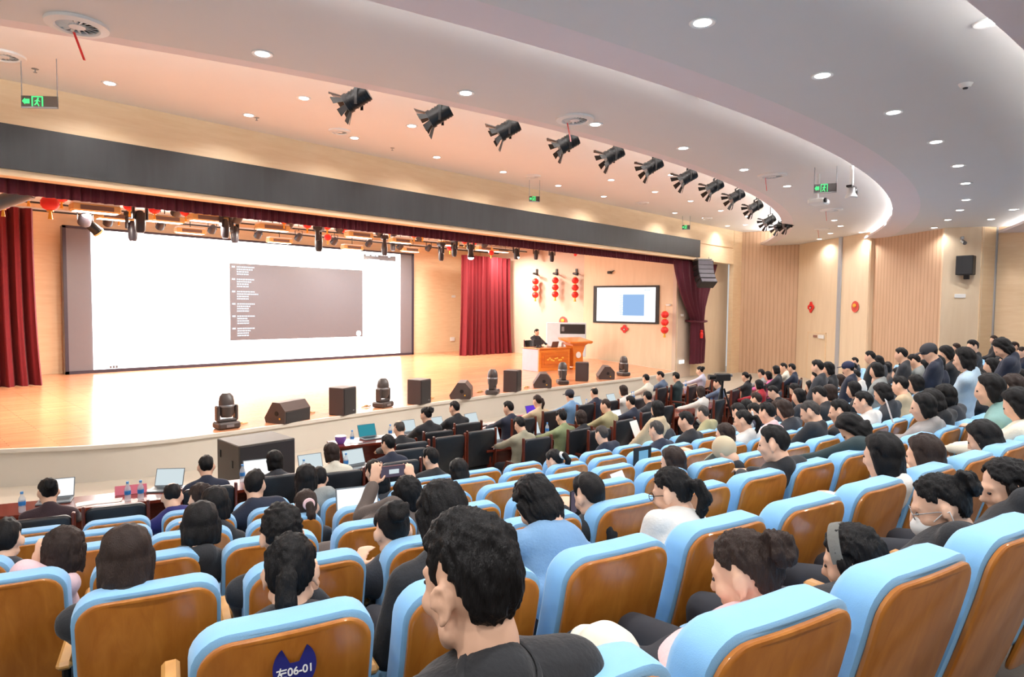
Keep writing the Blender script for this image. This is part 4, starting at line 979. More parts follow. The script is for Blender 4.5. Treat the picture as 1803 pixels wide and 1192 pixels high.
def add_head(g, Mh, fine=False):
    n = 20 if fine else 14
    B = lambda c, r, rot=None: g.ball((0, 0, 0), r, n, n // 2 + 2, Mh @ Matrix.Translation(c) @ (rot or Matrix()))
    B((0, -.012, .025), (.074, .093, .096)); B((0, .022, -.030), (.064, .070, .083)); B((0, .05, .0), (.058, .042, .06))
    for s in (-1, 1):
        g.caps((s * .046, .012, -.070), (s * .012, .062, -.103), .026, .022, n, Mh)
        B((s * .040, .058, -.028), (.026, .028, .026))
        g.caps((s * .012, .084, .024), (s * .044, .068, .026), .012, .011, 8, Mh)
        if not fine: B((s * .084, -.010, -.014), (.010, .022, .034), Matrix.Rotation(s * -.55, 4, 'Z'))
        if fine:
            Me = Mh @ Matrix.Translation((s * .079, -.010, -.012)) @ Matrix.Rotation(s * -.38, 4, 'Z') @ Matrix.Diagonal((.9, .84, .9, 1))
            hp_ = [(0, .020 * math.cos(t_), .033 * math.sin(t_)) for t_ in [math.radians(x) for x in range(-60, 215, 25)]]
            for a_, b_ in zip(hp_[:-1], hp_[1:]): g.caps((s * .006, a_[1] * -1, a_[2]), (s * .006, b_[1] * -1, b_[2]), .0062, .0062, 8, Me)
            g.ball((0, 0, 0), (.006, .019, .030), 14, 10, Me); g.ball((s * .002, .004, -.034), (.007, .010, .011), 12, 8, Me)
            g.caps((s * -.03, .004, 0), (0, 0, 0), .016, .012, 10, Me)
        if 0:
            B((s * .094, -.022, -.008), (.008, .011, .030), Matrix.Rotation(s * -.6, 4, 'Z')); B((s * .084, -.004, -.044), (.008, .011, .012)); B((s * .092, -.014, .018), (.008, .018, .009))
        g.caps((s * .006, .098, -.036), (s * .013, .092, -.038), .009, .008, 8, Mh)
    B((0, .070, -.104), (.022, .018, .018))
    g.caps((0, .088, .014), (0, .110, -.030), .010, .013, 10, Mh)
    B((0, .086, -.064), (.024, .012, .007)); B((0, .084, -.076), (.021, .012, .008))
def ik(S, T, l1, l2, pole):
    d = T - S; L = d.length
    if L > (l1 + l2) * .995: T = S + d * ((l1 + l2) * .995 / L); d = T - S; L = d.length
    a = (l1 * l1 - l2 * l2 + L * L) / (2 * L); h = math.sqrt(max(0, l1 * l1 - a * a)); u = d / L
    p = pole - u * pole.dot(u); p.normalize()
    return S + u * a + p * h, T
def add_hand(g, Wp, fdir, up, s, curl=.6, fan=.10, fine=False):
    f = fdir.normalized(); u = (up - f * up.dot(f)).normalized(); r = f.cross(u).normalized() * s   # r points to the thumb side
    pc = Wp + f * .045
    Mx = Matrix((f, r, u)).transposed().to_4x4(); Mx.translation = pc
    g.ball((0, 0, 0), (.048, .039, .015), 12, 8, Mx)
    for i, (o, l) in enumerate(((.030, .072), (.010, .080), (-.011, .074), (-.031, .058))):
        k0 = pc + f * .036 + r * o
        d1 = (f + r * o * fan * 22).normalized(); p1 = k0 + d1 * l * .5 - u * l * .18 * curl
        d2 = (d1 * math.cos(curl * 1.3) - u * math.sin(curl * 1.3)); p2 = p1 + d2 * l * .5
        g.caps(k0, p1, .0092, .0086, 8); g.caps(p1, p2, .0086, .0072, 8)
    t0 = Wp + f * .025 + r * .030; t1 = t0 + (f * .55 + r * .8).normalized() * .036; t2 = t1 + (f * .9 + r * .25 - u * .3 * curl).normalized() * .030
    g.caps(t0, t1, .012, .0105, 8); g.caps(t1, t2, .0105, .0085, 8)
HIP0 = Vector((0, .39, .585))
_bcache = {}
def pose_points(Hd, mode, hands=None, hip=None, yaw=0, pitch=0, rlean=0.0, legs='sit'):
    P = Vector(hip) if hip else Vector((Hd.x * .35, HIP0.y, HIP0.z))
    Mh = Matrix.Translation(Hd) @ head_rot(yaw, pitch)
    nb = Mh @ Vector((0, -.030, -.085))
    d0 = (nb - P).normalized()
    N = nb - Vector((0, .03, .075)) - d0 * .01
    t = (N - P); L = t.length; u = t / L
    side = Vector((1, 0, 0)); side = (side - u * side.dot(u)).normalized(); fwd = u.cross(side) * -1
    if fwd.y < 0: fwd = -fwd
    pts = dict(P=P, N=N, nb=nb, u=u, side=side, fwd=fwd, Mh=Mh)
    pts['S'] = [N - u * .055 + side * (s * .178) for s in (-1, 1)]
    tg = hands or {'lap': [(-.08, .60, .66), (.08, .60, .66)], 'phone': [(-.05, .60, .76), (.05, .60, .76)], 'table': [(-.16, .82, .80), (.16, .82, .80)], 'notes': [(-.07, .62, .68), (.11, .60, .68)],
                   'arms': [(-.25, .50, .69), (.25, .50, .69)]}[mode]
    if not hands: tg = [(x, y + max(0, Hd.y - .38), z) for x, y, z in tg]
    pts['E'] = []; pts['W'] = []
    for k, s in enumerate((-1, 1)):
        e, w = ik(pts['S'][k], Vector(tg[k]), .285, .245, Vector((s * .7, -.5, -.9)))
        pts['E'].append(e); pts['W'].append(w)
    return pts
def torso_caps(g, q, k, jacket):   # k inflates
    P, N, u, sd, fw = q['P'], q['N'], q['u'], q['side'], q['fwd']
    L = (N - P).length
    def ell(f, rx, ry, rz, off=0):
        c = P + u * (L * f) + fw * off
        Mx = Matrix((sd, fw, u)).transposed().to_4x4(); Mx.translation = c
        g.ball((0, 0, 0), (rx + k, ry + k, rz + k), 18, 12, Mx)
    ell(.04, .165, .125, .13); ell(.30, .150, .112, .17, .008); ell(.58, .165, .112, .17, .008); ell(.78, .168, .105, .14, .0)
    for s, S in zip((-1, 1), q['S']):
        g.caps(N - u * .02 + sd * s * .05, S - sd * s * .012, .058 + k, .060 + k, 12)
def body_for(key, Hd, mode, yaw, pitch, vox, hands=None, hip=None, fine=False, curl=.6, legs=True, standing=False, handdir=None):
    if key in _bcache: return _bcache[key]
    q = pose_points(Hd, mode, hands, hip, yaw, pitch)
    g = G(); add_head(g, q['Mh'], fine)
    g.caps(q['Mh'] @ Vector((0, -.012, -.05)), q['nb'] + Vector((0, .0, -.01)), .054, .055, 14); g.caps(q['nb'], q['N'] - q['u'] * .03, .055, .064, 14)
    torso_caps(g, q, -.012, False)
    jk = G(); torso_caps(jk, q, .012, True)
    jk.caps(q['N'] + q['u'] * .015 - q['fwd'] * .012, q['N'] + q['u'] * .03, .066, .070, 16)
    for k, s in enumerate((-1, 1)):
        S, E, Wp = q['S'][k], q['E'][k], q['W'][k]
        g.caps(S, E, .046, .038, 12); g.caps(E, Wp, .038, .026, 12)
        fd = (Wp - E).normalized(); fd = handdir[k] if handdir and handdir[k] is not None else fd
        up = Vector((0, 0, 1)) if abs(fd.z) < .8 else Vector((0, -1, 0))
        add_hand(g, Wp, Vector(fd), up, -s, curl[k] if isinstance(curl, tuple) else curl, .10, fine)
        jk.caps(S, E, .064, .056, 14); jk.caps(E, Wp - (Wp - E).normalized() * .015, .056, .045, 14)
    tr = G(); sh = G(); P = q['P']
    Mp = Matrix.Translation(P + Vector((0, .02, -.01))); tr.ball((0, 0, 0), (.178, .15, .125), 16, 10, Mp)
    for s in (-1, 1):
        hp = P + Vector((s * .085, .02, -.02))
        if standing:
            kn = Vector((P.x + s * .10, P.y + .02, P.z * .55)); an = Vector((P.x + s * .11, P.y - .01, .09))
        else:
            kn = Vector((P.x + s * .12, P.y + .42, .50)); an = Vector((P.x + s * .12, P.y + .40, .10))
        g.caps(hp, kn, .075, .055, 12); g.caps(kn, an, .055, .036, 12); g.caps(an, an + Vector((0, .10, -.05)), .036, .034, 10)
        tr.caps(hp, kn, .092, .070, 14); tr.caps(kn, an + Vector((0, 0, .02)), .070, .056, 14)
        sh.caps(an + Vector((0, -.03, -.045)), an + Vector((0, .15, -.052)), .046, .042, 12)
    bme = remesh(g, 'person_body', vox, (2 if vox < .007 else 3) if fine else 2)
    jme = remesh(jk, 'person_top', max(vox * 1.2, .012), 4); displace(jme, .008, 9, 7, seed=(len(_bcache) * 7) % 50)
    tme = remesh(tr, 'person_trousers', max(vox * 1.5, .02), 3)
    sme = sh.mesh('person_shoes', 1.2)
    _bcache[key] = (bme, jme, tme, sme, q)
    return _bcache[key]
HL_SHORT = [(0, 40), (30, 36), (52, 22), (66, 8), (74, -12), (80, 10), (90, 16), (102, 10), (112, -24), (126, -46), (150, -56), (180, -58)]
HL_F = [(0, 46), (25, 40), (50, 20), (68, 6), (80, 4), (90, 12), (102, 6), (114, -28), (130, -46), (150, -54), (180, -56)]
HL_BOB = [(0, 46), (25, 40), (48, 22), (62, 6), (72, -20), (85, -42), (100, -50), (130, -54), (180, -58)]
HL_BALD = [(0, 200), (50, 120), (64, 40), (74, -8), (82, 10), (92, 14), (102, 8), (114, -30), (130, -48), (180, -54)]
_hcache = {}
def hair_for(style, yaw, pitch, vox, part=False):
    key = (style, round(yaw, 2), round(pitch, 2), vox)
    if key in _hcache: return _hcache[key]
    R = head_rot(yaw, pitch); g = G()
    hl = {'short': HL_SHORT, 'curly': HL_SHORT, 'bald': HL_BALD, 'crew': HL_SHORT}.get(style, HL_F)
    az_, el_ = zip(*hl)
    nu, nv = (72, 44) if vox < .006 else (40, 26)
    rad = {'short': (.083, .103, .109), 'crew': (.079, .099, .104), 'curly': (.090, .109, .116), 'bald': (.077, .097, .099), 'bob': (.094, .105, .110), 'long': (.094, .105, .110), 'pony': (.081, .100, .106), 'bun': (.082, .102, .108)}[style]
    vs = []; inner = .74
    def P(t, a):
        d = Vector((math.sin(t) * math.sin(a), math.sin(t) * math.cos(a), math.cos(t)))
        az = abs(math.degrees(a)); az = 360 - az if az > 180 else az
        el = 90 - math.degrees(t); lim = np.interp(az, az_, el_)
        f = max(0, min(1, (el - lim + 5) / 10)); f = f * f * (3 - 2 * f)
        if style == 'bald': f *= 1 if el < 52 else max(0, 1 - (el - 52) / 8)
        amp = {'curly': .06, 'short': .03}.get(style, .02)
        nz = mnoise.noise(Vector((d.x * 4, d.y * 4, d.z * 2.2))) * amp
        if style in ('short',) and el > 25 and az < 80: nz += .05 * f          # lift over the brow
        m = inner + (1 + nz - inner) * f
        return (d.x * rad[0] * m, -.012 + d.y * rad[1] * m, .025 + d.z * rad[2] * m)
    vs.append(P(.0001, 0))
    for j in range(1, nv): vs += [P(math.pi * j / nv, 2 * math.pi * i / nu - math.pi) for i in range(nu)]
    vs.append(P(math.pi - .0001, 0)); e = len(vs) - 1
    fs = [(0, 1 + i, 1 + (i + 1) % nu) for i in range(nu)]
    for j in range(nv - 2):
        for i in range(nu):
            a = 1 + j * nu; fs.append((a + i, a + nu + i, a + nu + (i + 1) % nu, a + (i + 1) % nu))
    a = 1 + (nv - 2) * nu; fs += [(e, a + (i + 1) % nu, a + i) for i in range(nu)]
    g.add(vs, fs, R)
    Ry = Matrix.Rotation(yaw, 4, 'Z')
    if style in ('bob', 'long'):
        g.ball((0, 0, 0), (.087, .076, .095), 20, 14, R @ Matrix.Translation((0, -.032, -.035)))
        for s in (-1, 1): g.caps((s * .076, .000, .015), (s * .078, -.004, -.09), .026, .018, 12, R)
    if style == 'long':
        b = R @ Vector((0, -.045, -.08))
        Mx = Matrix.Translation(b) @ Ry
        g.ball((0, 0, 0), (.084, .046, .17), 18, 14, Mx @ Matrix.Translation((0, -.012, -.08)))
        g.ball((0, 0, 0), (.072, .030, .11), 16, 12, Mx @ Matrix.Translation((0, -.022, -.17)))
    if style == 'pony':
        a0 = R @ Vector((0, -.100, .030)); a1 = R @ Vector((0, -.150, .015)); a2 = R @ Vector((0, -.165, -.05)); a3 = a2 + Ry @ Vector((0, .035, -.13)); 
        g.caps(a0, a1, .022, .028, 12); g.caps(a1, a2, .030, .034, 12); g.caps(a2, a3, .034, .016, 12)
    if style == 'bun':
        for k in range(9):
            th = k * 2.4; g.ball((0, 0, 0), (.026, .022, .026), 10, 8, R @ Matrix.Translation((.030 * math.cos(th), -.112 - .014 * (k % 3), .066 + .030 * math.sin(th))))
        g.ball((0, 0, 0), (.038, .034, .038), 12, 8, R @ Matrix.Translation((0, -.112, .066)))
    me = remesh(g, 'person_hair', vox, 2 if style != 'curly' else 1, .5)
    Ri = R.inverted()
    if style == 'curly': displace(me, .012, 55, 55, Ri)
    elif vox < .009: displace(me, .006, 95, 16, Ri); displace(me, .007, 34, 9, Ri, 9); displace(me, .004, 150, 30, Ri, 4)
    else: displace(me, .008, 40, 12, Ri)
    _hcache[key] = me
    return me
def top_mat(c, kind='cloth'):
    n = 'top_%02x%02x%02x' % c
    return mat(n, srgb(*c), .85, var=.12, scale=10, bump=.25, bscale=90, sheen=.15)
HM = {'k': M_HAIR, 'b': M_HAIRB, 'g': M_HAIRG}
COL = {'black': (40, 41, 45), 'navy': (42, 48, 66), 'dark': (52, 54, 60), 'grey': (148, 152, 150), 'white': (232, 228, 222), 'cream': (232, 226, 208), 'beige': (206, 184, 150), 'khaki': (176, 168, 128), 'olive': (164, 158, 136), 'green': (140, 152, 112), 'denim': (120, 160, 200), 'ltblue': (176, 200, 218),
       'mint': (140, 182, 178), 'maroon': (58, 40, 46), 'pink': (236, 200, 204), 'brown': (96, 84, 78), 'tweed': (160, 154, 152), 'teal': (44, 62, 66), 'red': (170, 30, 46), 'hotpink': (226, 110, 170), 'royal': (46, 44, 110), 'lilac': (206, 206, 224), 'blueg': (92, 110, 136)}
CNAME = {'ltblue': 'light blue', 'blueg': 'grey-blue', 'hotpink': 'bright pink', 'royal': 'deep blue', 'dark': 'charcoal', 'tweed': 'grey tweed', 'teal': 'dark teal'}
HNAME = {'short': 'short %s hair', 'crew': 'cropped %s hair', 'curly': 'curly %s hair', 'bald': 'thinning %s hair', 'bob': '%s bob', 'long': 'long %s hair', 'pony': '%s ponytail', 'bun': '%s hair bun'}
HC = {'k': 'black', 'b': 'brown', 'g': 'greying'}
def qz(x, s): return round(x / s) * s
def person(root_loc, rz, Hd, hair, hm, top, label, mode='lap', yaw=0.0, pitch=-.3, vox=.022, group=None, hands=None, hip=None, unique=False, fine=False, curl=.6, standing=False, trousers=None, hvox=None, handdir=None, scale=1.0):
    t = thing('person', label, 'person', root_loc, rz, group)
    dist = (Vector(root_loc) - CAM).length
    if not unique:
        Hd = Vector((qz(Hd.x, .08), qz(Hd.y, .07), qz(Hd.z, .06)))
        yaw = qz(yaw, .35); pitch = qz(pitch, .25)
    key = (tuple(round(c, 3) for c in Hd), mode, round(yaw, 2), round(pitch, 2), vox, standing) if not unique else ('u', label)
    b, j, tr, sh, q = body_for(key, Hd, mode, yaw, pitch, vox, hands, hip, fine, curl, True, standing, handdir)
    body = link('body', b, M_SKIN, t); link('jacket', j, top_mat(COL[top]), t); link('trousers', tr, trousers or M_TROU, t); link('shoes', sh, M_SHOE, t)
    hv = hvox or (.009 if vox < .02 else .013)
    ho = link('hair', hair_for(hair, yaw, pitch, hv), HM[hm], t, Hd)
    if vox < .02:
        for s in (-1, 1):
            eo = link('eye', EYE, M_EYE, t, Hd + (head_rot(yaw, pitch) @ Vector((s * .031, .081, .004)))); eo.rotation_euler = (pitch, 0, yaw)
    t['_q'] = 0; del t['_q']
    return t, q, Hd
M_EYE = mat('eye_dark', srgb(40, 28, 26), .2); EYE = G().ball((0, 0, 0), (.013, .009, .007), 12, 8).mesh('eye')
def acc(g, name, m, t, Hd, yaw, pitch):
    o = g.build(name, m, t, Hd); o.rotation_mode = 'QUATERNION'; o.rotation_quaternion = head_rot(yaw, pitch).to_quaternion(); return o
# ---- audience: pixel of the head in the photograph gives a bearing; the row it sits in fixes the distance
AUD = [  # u, v, row, hair, hair colour, top, options
 (8, 945, 3, 'short', 'k', 'dark', {}), (220, 985, 1, 'long', 'b', 'black', {}), (350, 932, 2, 'bob', 'k', 'black', {}),
 (500, 930, 1, 'curly', 'k', 'black', {}), (530, 888, 3, 'pony', 'b', 'dark', {'scrunchie': 'pink'}), (343, 885, 4, 'bun', 'b', 'dark', {}), (386, 892, 3, 'bob', 'k', 'black', {}),
 (447, 850, 4, 'short', 'k', 'navy', {'yaw': -.5}), (500, 845, 4, 'long', 'k', 'grey', {'yaw': -.3}), (295, 872, 5, 'bald', 'k', 'royal', {}), (565, 842, 5, 'crew', 'k', 'black', {}),
 (672, 852, 4, 'bob', 'k', 'dark', {}), (655, 832, 5, 'short', 'k', 'blueg', {}), (755, 811, 5, 'short', 'k', 'black', {}), (808, 836, 4, 'long', 'k', 'black', {}),
 (703, 935, 1, 'bun', 'k', 'dark', {'clip': 1}), (1042, 872, 1, 'short', 'k', 'black', {'mode': 'phone'}), (980, 812, 4, 'pony', 'k', 'pink', {'scrunchie': 'white', 'yaw': .4}),
 (1057, 768, 5, 'crew', 'g', 'navy', {}), (1152, 763, 4, 'crew', 'g', 'navy', {}), (1155, 742, 5, 'bob', 'b', 'dark', {}), (1167, 722, 5, 'bob', 'k', 'beige', {}), (1209, 742, 4, 'short', 'k', 'black', {'yaw': .4}),
 (1237, 728, 5, 'crew', 'g', 'khaki', {}), (1182, 812, 2, 'bob', 'b', 'black', {}), (1276, 765, 3, 'bob', 'b', 'black', {}), (1275, 803, 2, 'bald', 'g', 'black', {'cap': 1, 'pitch': -.8}),
 (1358, 778, 1, 'short', 'k', 'black', {}), (1305, 745, 3, 'pony', 'k', 'white', {'clip': 2}), (1297, 724, 4, 'short', 'k', 'grey', {}), (1313, 714, 5, 'bob', 'k', 'dark', {}), (1348, 726, 3, 'short', 'k', 'pink', {}), (1377, 720, 3, 'bob', 'b', 'dark', {}),
 (1428, 724, 2, 'crew', 'g', 'black', {'yaw': .3}), (1475, 722, 2, 'short', 'k', 'black', {'yaw': .3}), (1516, 708, 2, 'short', 'k', 'white', {}), (1494, 752, 1, 'long', 'k', 'teal', {'pitch': -.9, 'yaw': .3}),
 (1550, 808, 0, 'long', 'k', 'white', {}), (1624, 800, 0, 'bob', 'b', 'grey', {}), (1622, 718, 1, 'bob', 'k', 'tweed', {'yaw': .2}), (1728, 768, 0, 'bob', 'k', 'ltblue', {'pitch': -.6}),
 (1750, 692, 0, 'bob', 'k', 'mint', {'yaw': .3}), (1778, 678, 0, 'bob', 'b', 'dark', {}), (1790, 714, 0, 'bob', 'k', 'cream', {}), 
 (1584, 627, 3, 'short', 'k', 'dark', {}), (1603, 639, 3, 'short', 'k', 'grey', {}), (1616, 648, 3, 'bob', 'k', 'white', {}), (1583, 653, 3, 'short', 'k', 'ltblue', {}), (1567, 662, 3, 'bob', 'k', 'ltblue', {}), (1607, 662, 2, 'short', 'k', 'cream', {}),
 (1635, 660, 2, 'short', 'k', 'white', {}), (1669, 654, 2, 'bob', 'k', 'ltblue', {}), (1590, 680, 2, 'short', 'k', 'beige', {}), (1556, 682, 2, 'bob', 'k', 'dark', {}), (1635, 616, 2, 'short', 'k', 'navy', {'cap2': 1}), (1658, 627, 2, 'bob', 'k', 'black', {}), (1648, 640, 2, 'bob', 'k', 'navy', {}), (1660, 641, 2, 'short', 'k', 'beige', {}), (1690, 634, 1, 'long', 'k', 'ltblue', {}),
 (1711, 613, 1, 'short', 'k', 'black', {'yaw': .6}), (1758, 617, 1, 'bob', 'k', 'navy', {'pitch': -.8}), (1769, 636, 1, 'short', 'k', 'white', {}), (1742, 645, 1, 'bob', 'k', 'black', {}), (1722, 666, 1, 'long', 'k', 'black', {}), (1694, 680, 1, 'bob', 'k', 'black', {}), (1662, 697, 1, 'bob', 'k', 'dark', {}), (1642, 704, 1, 'bob', 'k', 'black', {}),
 (1456, 648, 4, 'bob', 'k', 'black', {}), (1470, 638, 4, 'short', 'k', 'dark', {}), (1468, 656, 4, 'short', 'k', 'navy', {'cap3': 1}), (1519, 634, 4, 'short', 'k', 'black', {}), (1530, 640, 4, 'bob', 'k', 'dark', {}), (1541, 650, 3, 'bob', 'k', 'grey', {}), (1501, 667, 3, 'short', 'k', 'white', {}), (1438, 667, 4, 'short', 'k', 'dark', {}), (1543, 667, 3, 'bob', 'k', 'beige', {}), (1550, 695, 2, 'bob', 'k', 'dark', {}),
 (1488, 682, 3, 'short', 'k', 'dark', {}), (1459, 676, 4, 'bob', 'b', 'beige', {}), (1425, 681, 4, 'long', 'k', 'black', {}), (1442, 681, 4, 'short', 'k', 'grey', {}), (1447, 699, 3, 'short', 'k', 'black', {}), (1464, 695, 3, 'bob', 'b', 'dark', {}),
 (1360, 690, 5, 'short', 'k', 'black', {}), (1405, 700, 4, 'bob', 'k', 'dark', {}), (1330, 705, 5, 'short', 'b', 'grey', {}), ]
def cyl_hit(u, v, R):
    d = ray(u, v); ox, oy = CAM.x - XC, CAM.y - YC
    a = d.x ** 2 + d.y ** 2; b = 2 * (ox * d.x + oy * d.y); c = ox * ox + oy * oy - R * R
    disc = b * b - 4 * a * c
    if disc < 0: return []
    s = math.sqrt(disc); return [CAM + d * t for t in sorted(((-b - s) / (2 * a), (-b + s) / (2 * a))) if t > .2]
ROWN2 = {-1: 'last visible row', 0: 'tagged seat row', 1: 'fifth blue row', 2: 'fourth blue row', 3: 'third blue row', 4: 'second blue row', 5: 'first blue row'}
OCC = {}
PLOG = []
def place(u, v, k, fwd=.36):
    best = None
    for f in (fwd, fwd + .1, fwd - .08, fwd + .22, fwd - .14):
        for p in cyl_hit(u, v, row_R(k) - f):
            h = p.z - row_floor(k)
            sc = (abs(h - 1.17) if h < 1.34 else .17 + abs(h - 1.5) * .8) + abs(f - fwd) * .3 + max(0, (p - CAM).length - 14.5) * .08
            if -.45 < polar(p)[1] < .45 and (best is None or sc < best[0]): best = (sc, p, f, h)
    return best
aud = []; NFIX = 44
for (u, v, k, hair, hm, top, o) in AUD:
    cand = []
    for kk in ([k] if len(aud) < NFIX else [k, k - 1, k + 1, k + 2, k - 2]):
        if kk < -1 or kk > 5: continue
        b = place(u, v, kk)
        if b: cand.append((b[0] + .05 * abs(kk - k), kk, b))
    if not cand: PLOG.append(('MISS', u, v)); continue
    sc, kk, b = min(cand, key=lambda q: q[0])
    aud.append([u, v, kk, hair, hm, top, o, b])
taken = {(-1, 0), (0, 0), (0, 2), (0, 1), (0, 3), (-1, 1), (-1, 2), (-1, 3), (-1, 4), (2, 3), (2, 0)}
aud.sort(key=lambda q: (q[2], q[7][1].x))
seatlist = {}
for q in aud:
    u, v, k, hair, hm, top, o, b = q; p = b[1]; R_, th = polar(p)
    j = (th - TH0[k]) * row_R(k) / .58; j0 = round(j)
    for jj in sorted(range(j0 - 2, j0 + 3), key=lambda x: abs(x - j)):
        if jj >= 0 and (k, jj) not in taken: break
    taken.add((k, jj)); q.append(jj); q.append(j - jj); seatlist.setdefault(k, []).append(jj)
# the far seats are almost all taken: fill the gaps between the heads picked one by one
FR = random.Random(11)
for k in (1, 2, 3, 4, 5):
    for j in range(0, 47):
        if (k, j) in taken or (k, j) not in SEATS: continue
        P = arc(row_R(k) - .36, seat_th(k, j), row_floor(k) + 1.17); q = proj(P)
        if q is None or q[2] < 8.6 or q[0] > W or q[0] < 1290 or FR.random() < .30: continue
        if any(abs(q[0] - a_[0]) < 9 and abs(q[1] - a_[1]) < 9 for a_ in aud): continue
        taken.add((k, j)); seatlist.setdefault(k, []).append(j)
        aud.append([q[0], q[1], k, FR.choice(['short', 'short', 'bob', 'bob', 'long', 'pony', 'crew']), FR.choice('kkkkb'), FR.choice(['black', 'dark', 'navy', 'black', 'grey', 'white', 'beige', 'dark', 'ltblue', 'brown', 'teal']), {}, (0, P + Vector((FR.uniform(-.06, .06), FR.uniform(-.05, .05), FR.uniform(-.09, .05))), .36, 1.17), j, 0])
for q in aud:
    u, v, k, hair, hm, top, o, b, jj, dj = q
    th = seat_th(k, jj); base = arc(row_R(k), th, row_floor(k)); p = b[1]
    loc = Matrix.Rotation(-th, 4, 'Z') @ (p - base)
    Hd = Vector((max(-.30, min(.30, loc.x)), max(.20, min(.75, loc.y)), max(.93, min(1.62, loc.z))))
    stand = Hd.z > 1.36
    dep = (p - CAM).dot(CF)
    vox = .012 if dep < 4.5 else (.018 if dep < 8 else .026)
    n = sorted(seatlist[k]).index(jj)
    cn = CNAME.get(top, top)
    lab = '%s, %s top, %s sitter of the %s' % ('person with ' + HNAME[hair] % HC[hm], cn, ORD[n], ROWN2[k])
    if stand: lab = lab.replace(' sitter', ' one, standing,')
    if o.get('cap'): lab = 'person in a pale beige cap bent over a phone, black top'
    yaw = o.get('yaw', random.choice((-.15, 0, .15, .3))); pitch = o.get('pitch', random.choice((-.2, -.35, -.5)))
    mode = o.get('mode', random.choice(('lap', 'phone', 'notes', 'lap', 'arms')))
    t, qq, Hq = person(base, th, Hd, hair, hm, top, lab, mode, yaw, pitch, vox, standing=stand, hip=(Hd.x, Hd.y + .02, .86) if stand else None)
    yw, pt = (qz(yaw, .35), qz(pitch, .25))
    if 'scrunchie' in o: acc(G().lathe([(.020, -.014), (.036, -.010), (.042, 0), (.036, .012), (.020, .014)], 16, M=Matrix.Translation((0, -.118, .026)) @ Matrix.Rotation(math.pi / 2, 4, 'X')), 'hair_scrunchie', mat('scrunchie_' + o['scrunchie'], srgb(*COL[o['scrunchie']]), .8), t, Hq, yw, pt)
    if o.get('clip') == 1: acc(G().box((.04, -.085, .085), (.035, .03, .02), ch=.006), 'hair_clip', M_PINK, t, Hq, yw, pt)
    if o.get('clip') == 2: acc(G().box((.0, -.12, .06), (.02, .02, .07), ch=.006), 'hair_clip', M_WHITE, t, Hq, yw, pt)
    if o.get('cap'): 
        g = G(); g.ball((0, -.012, .035), (.094, .112, .108), 24, 14); g.box((0, .13, .045), (.15, .11, .012), ch=.005); acc(remesh(g, 'cap', .006, 3) and g, 'cap', mat('cap_beige', srgb(206, 190, 160), .8), t, Hq, yw, pt)
    for c_, cc in (('cap2', (60, 60, 66)), ('cap3', (44, 52, 84))):
        if o.get(c_): g = G(); g.ball((0, -.012, .05), (.094, .112, .09), 20, 12); g.box((0, .12, .05), (.15, .1, .012), ch=.005); acc(g, 'cap', mat(c_, srgb(*cc), .8), t, Hq, yw, pt)
    PLOG.append((u, v, k, jj, round(dj, 2), round(b[3], 2), round(b[2], 2), round(dep, 1)))
if __name__ == '__main__' and globals().get('DEBUG'):
    for l in PLOG: print('PL', l)
# ---- the people nearest the lens, each with a pose of their own
def near(u, v, k, j, fwd, hair, hm, top, lab, yaw=0, pitch=-.2, mode='lap', vox=.012, hv=.006, fine=False, hands=None, hip=None, curl=.6, handdir=None, dx=None):
    hits = cyl_hit(u, v, row_R(k) - fwd); p = hits[0]
    th = seat_th(k, j); base = arc(row_R(k), th, row_floor(k)); loc = Matrix.Rotation(-th, 4, 'Z') @ (p - base)
    PLOG.append(('near', u, v, k, j, [round(c, 2) for c in loc], round((p - CAM).dot(CF), 2)))
    hp = hip or (loc.x * .4, .39, .585)
    if hands is None and mode == 'lap': hands = [(-.09, .16, -.50), (.09, .16, -.50)]
    if hands: hands = [tuple(loc + Vector(h)) for h in hands]
    t, q, Hd = person(base, th, loc, hair, hm, top, lab, mode, yaw, pitch, vox, None, hands, hp, True, fine, curl, hvox=hv, handdir=handdir)
    return t, q, Hd, yaw, pitch
def glasses(n, col=M_BLACKM):
    t, q, Hd, yw, pt = n; g = G()
    for s in (-1, 1):
        for i in range(16):
            a, b = i * math.pi / 8, (i + 1) * math.pi / 8
            g.caps((s * .033 + .024 * math.cos(a), .098 - .010 * abs(math.cos(a)) * 0, .004 + .019 * math.sin(a)), (s * .033 + .024 * math.cos(b), .098, .004 + .019 * math.sin(b)), .0018, .0018, 6)
        g.caps((s * .057, .097, .010), (s * .081, .010, .006), .002, .002, 6); g.caps((s * .081, .010, .006), (s * .082, -.012, -.006), .002, .002, 6)
    g.caps((-.010, .100, .008), (.010, .100, .008), .002, .002, 6)
    acc(g, 'glasses', col, t, Hd, yw, pt)
def strip_collar(n, m, h=.045, r=.070):
    t, q, Hd, yw, pt = n; N = q['N'] + q['u'] * .012 - q['fwd'] * .004; u = q['u']; sd = q['side']; fw = q['fwd']; rings = []
    for rr, hh in ((r + .012, -.012), (r + .008, h * .6), (r, h), (r - .006, h), (r - .002, 0)):
        ring = []
        for i in range(28):
            a = 2 * math.pi * i / 28; ring.append(N + sd * rr * math.sin(a) - fw * rr * math.cos(a) * .98 + u * (hh * (1 if abs(math.pi - a) > .5 else .55)))
        rings.append(ring)
    G().loft(rings, cap=False).build('collar', m, t, sharp=1.2)
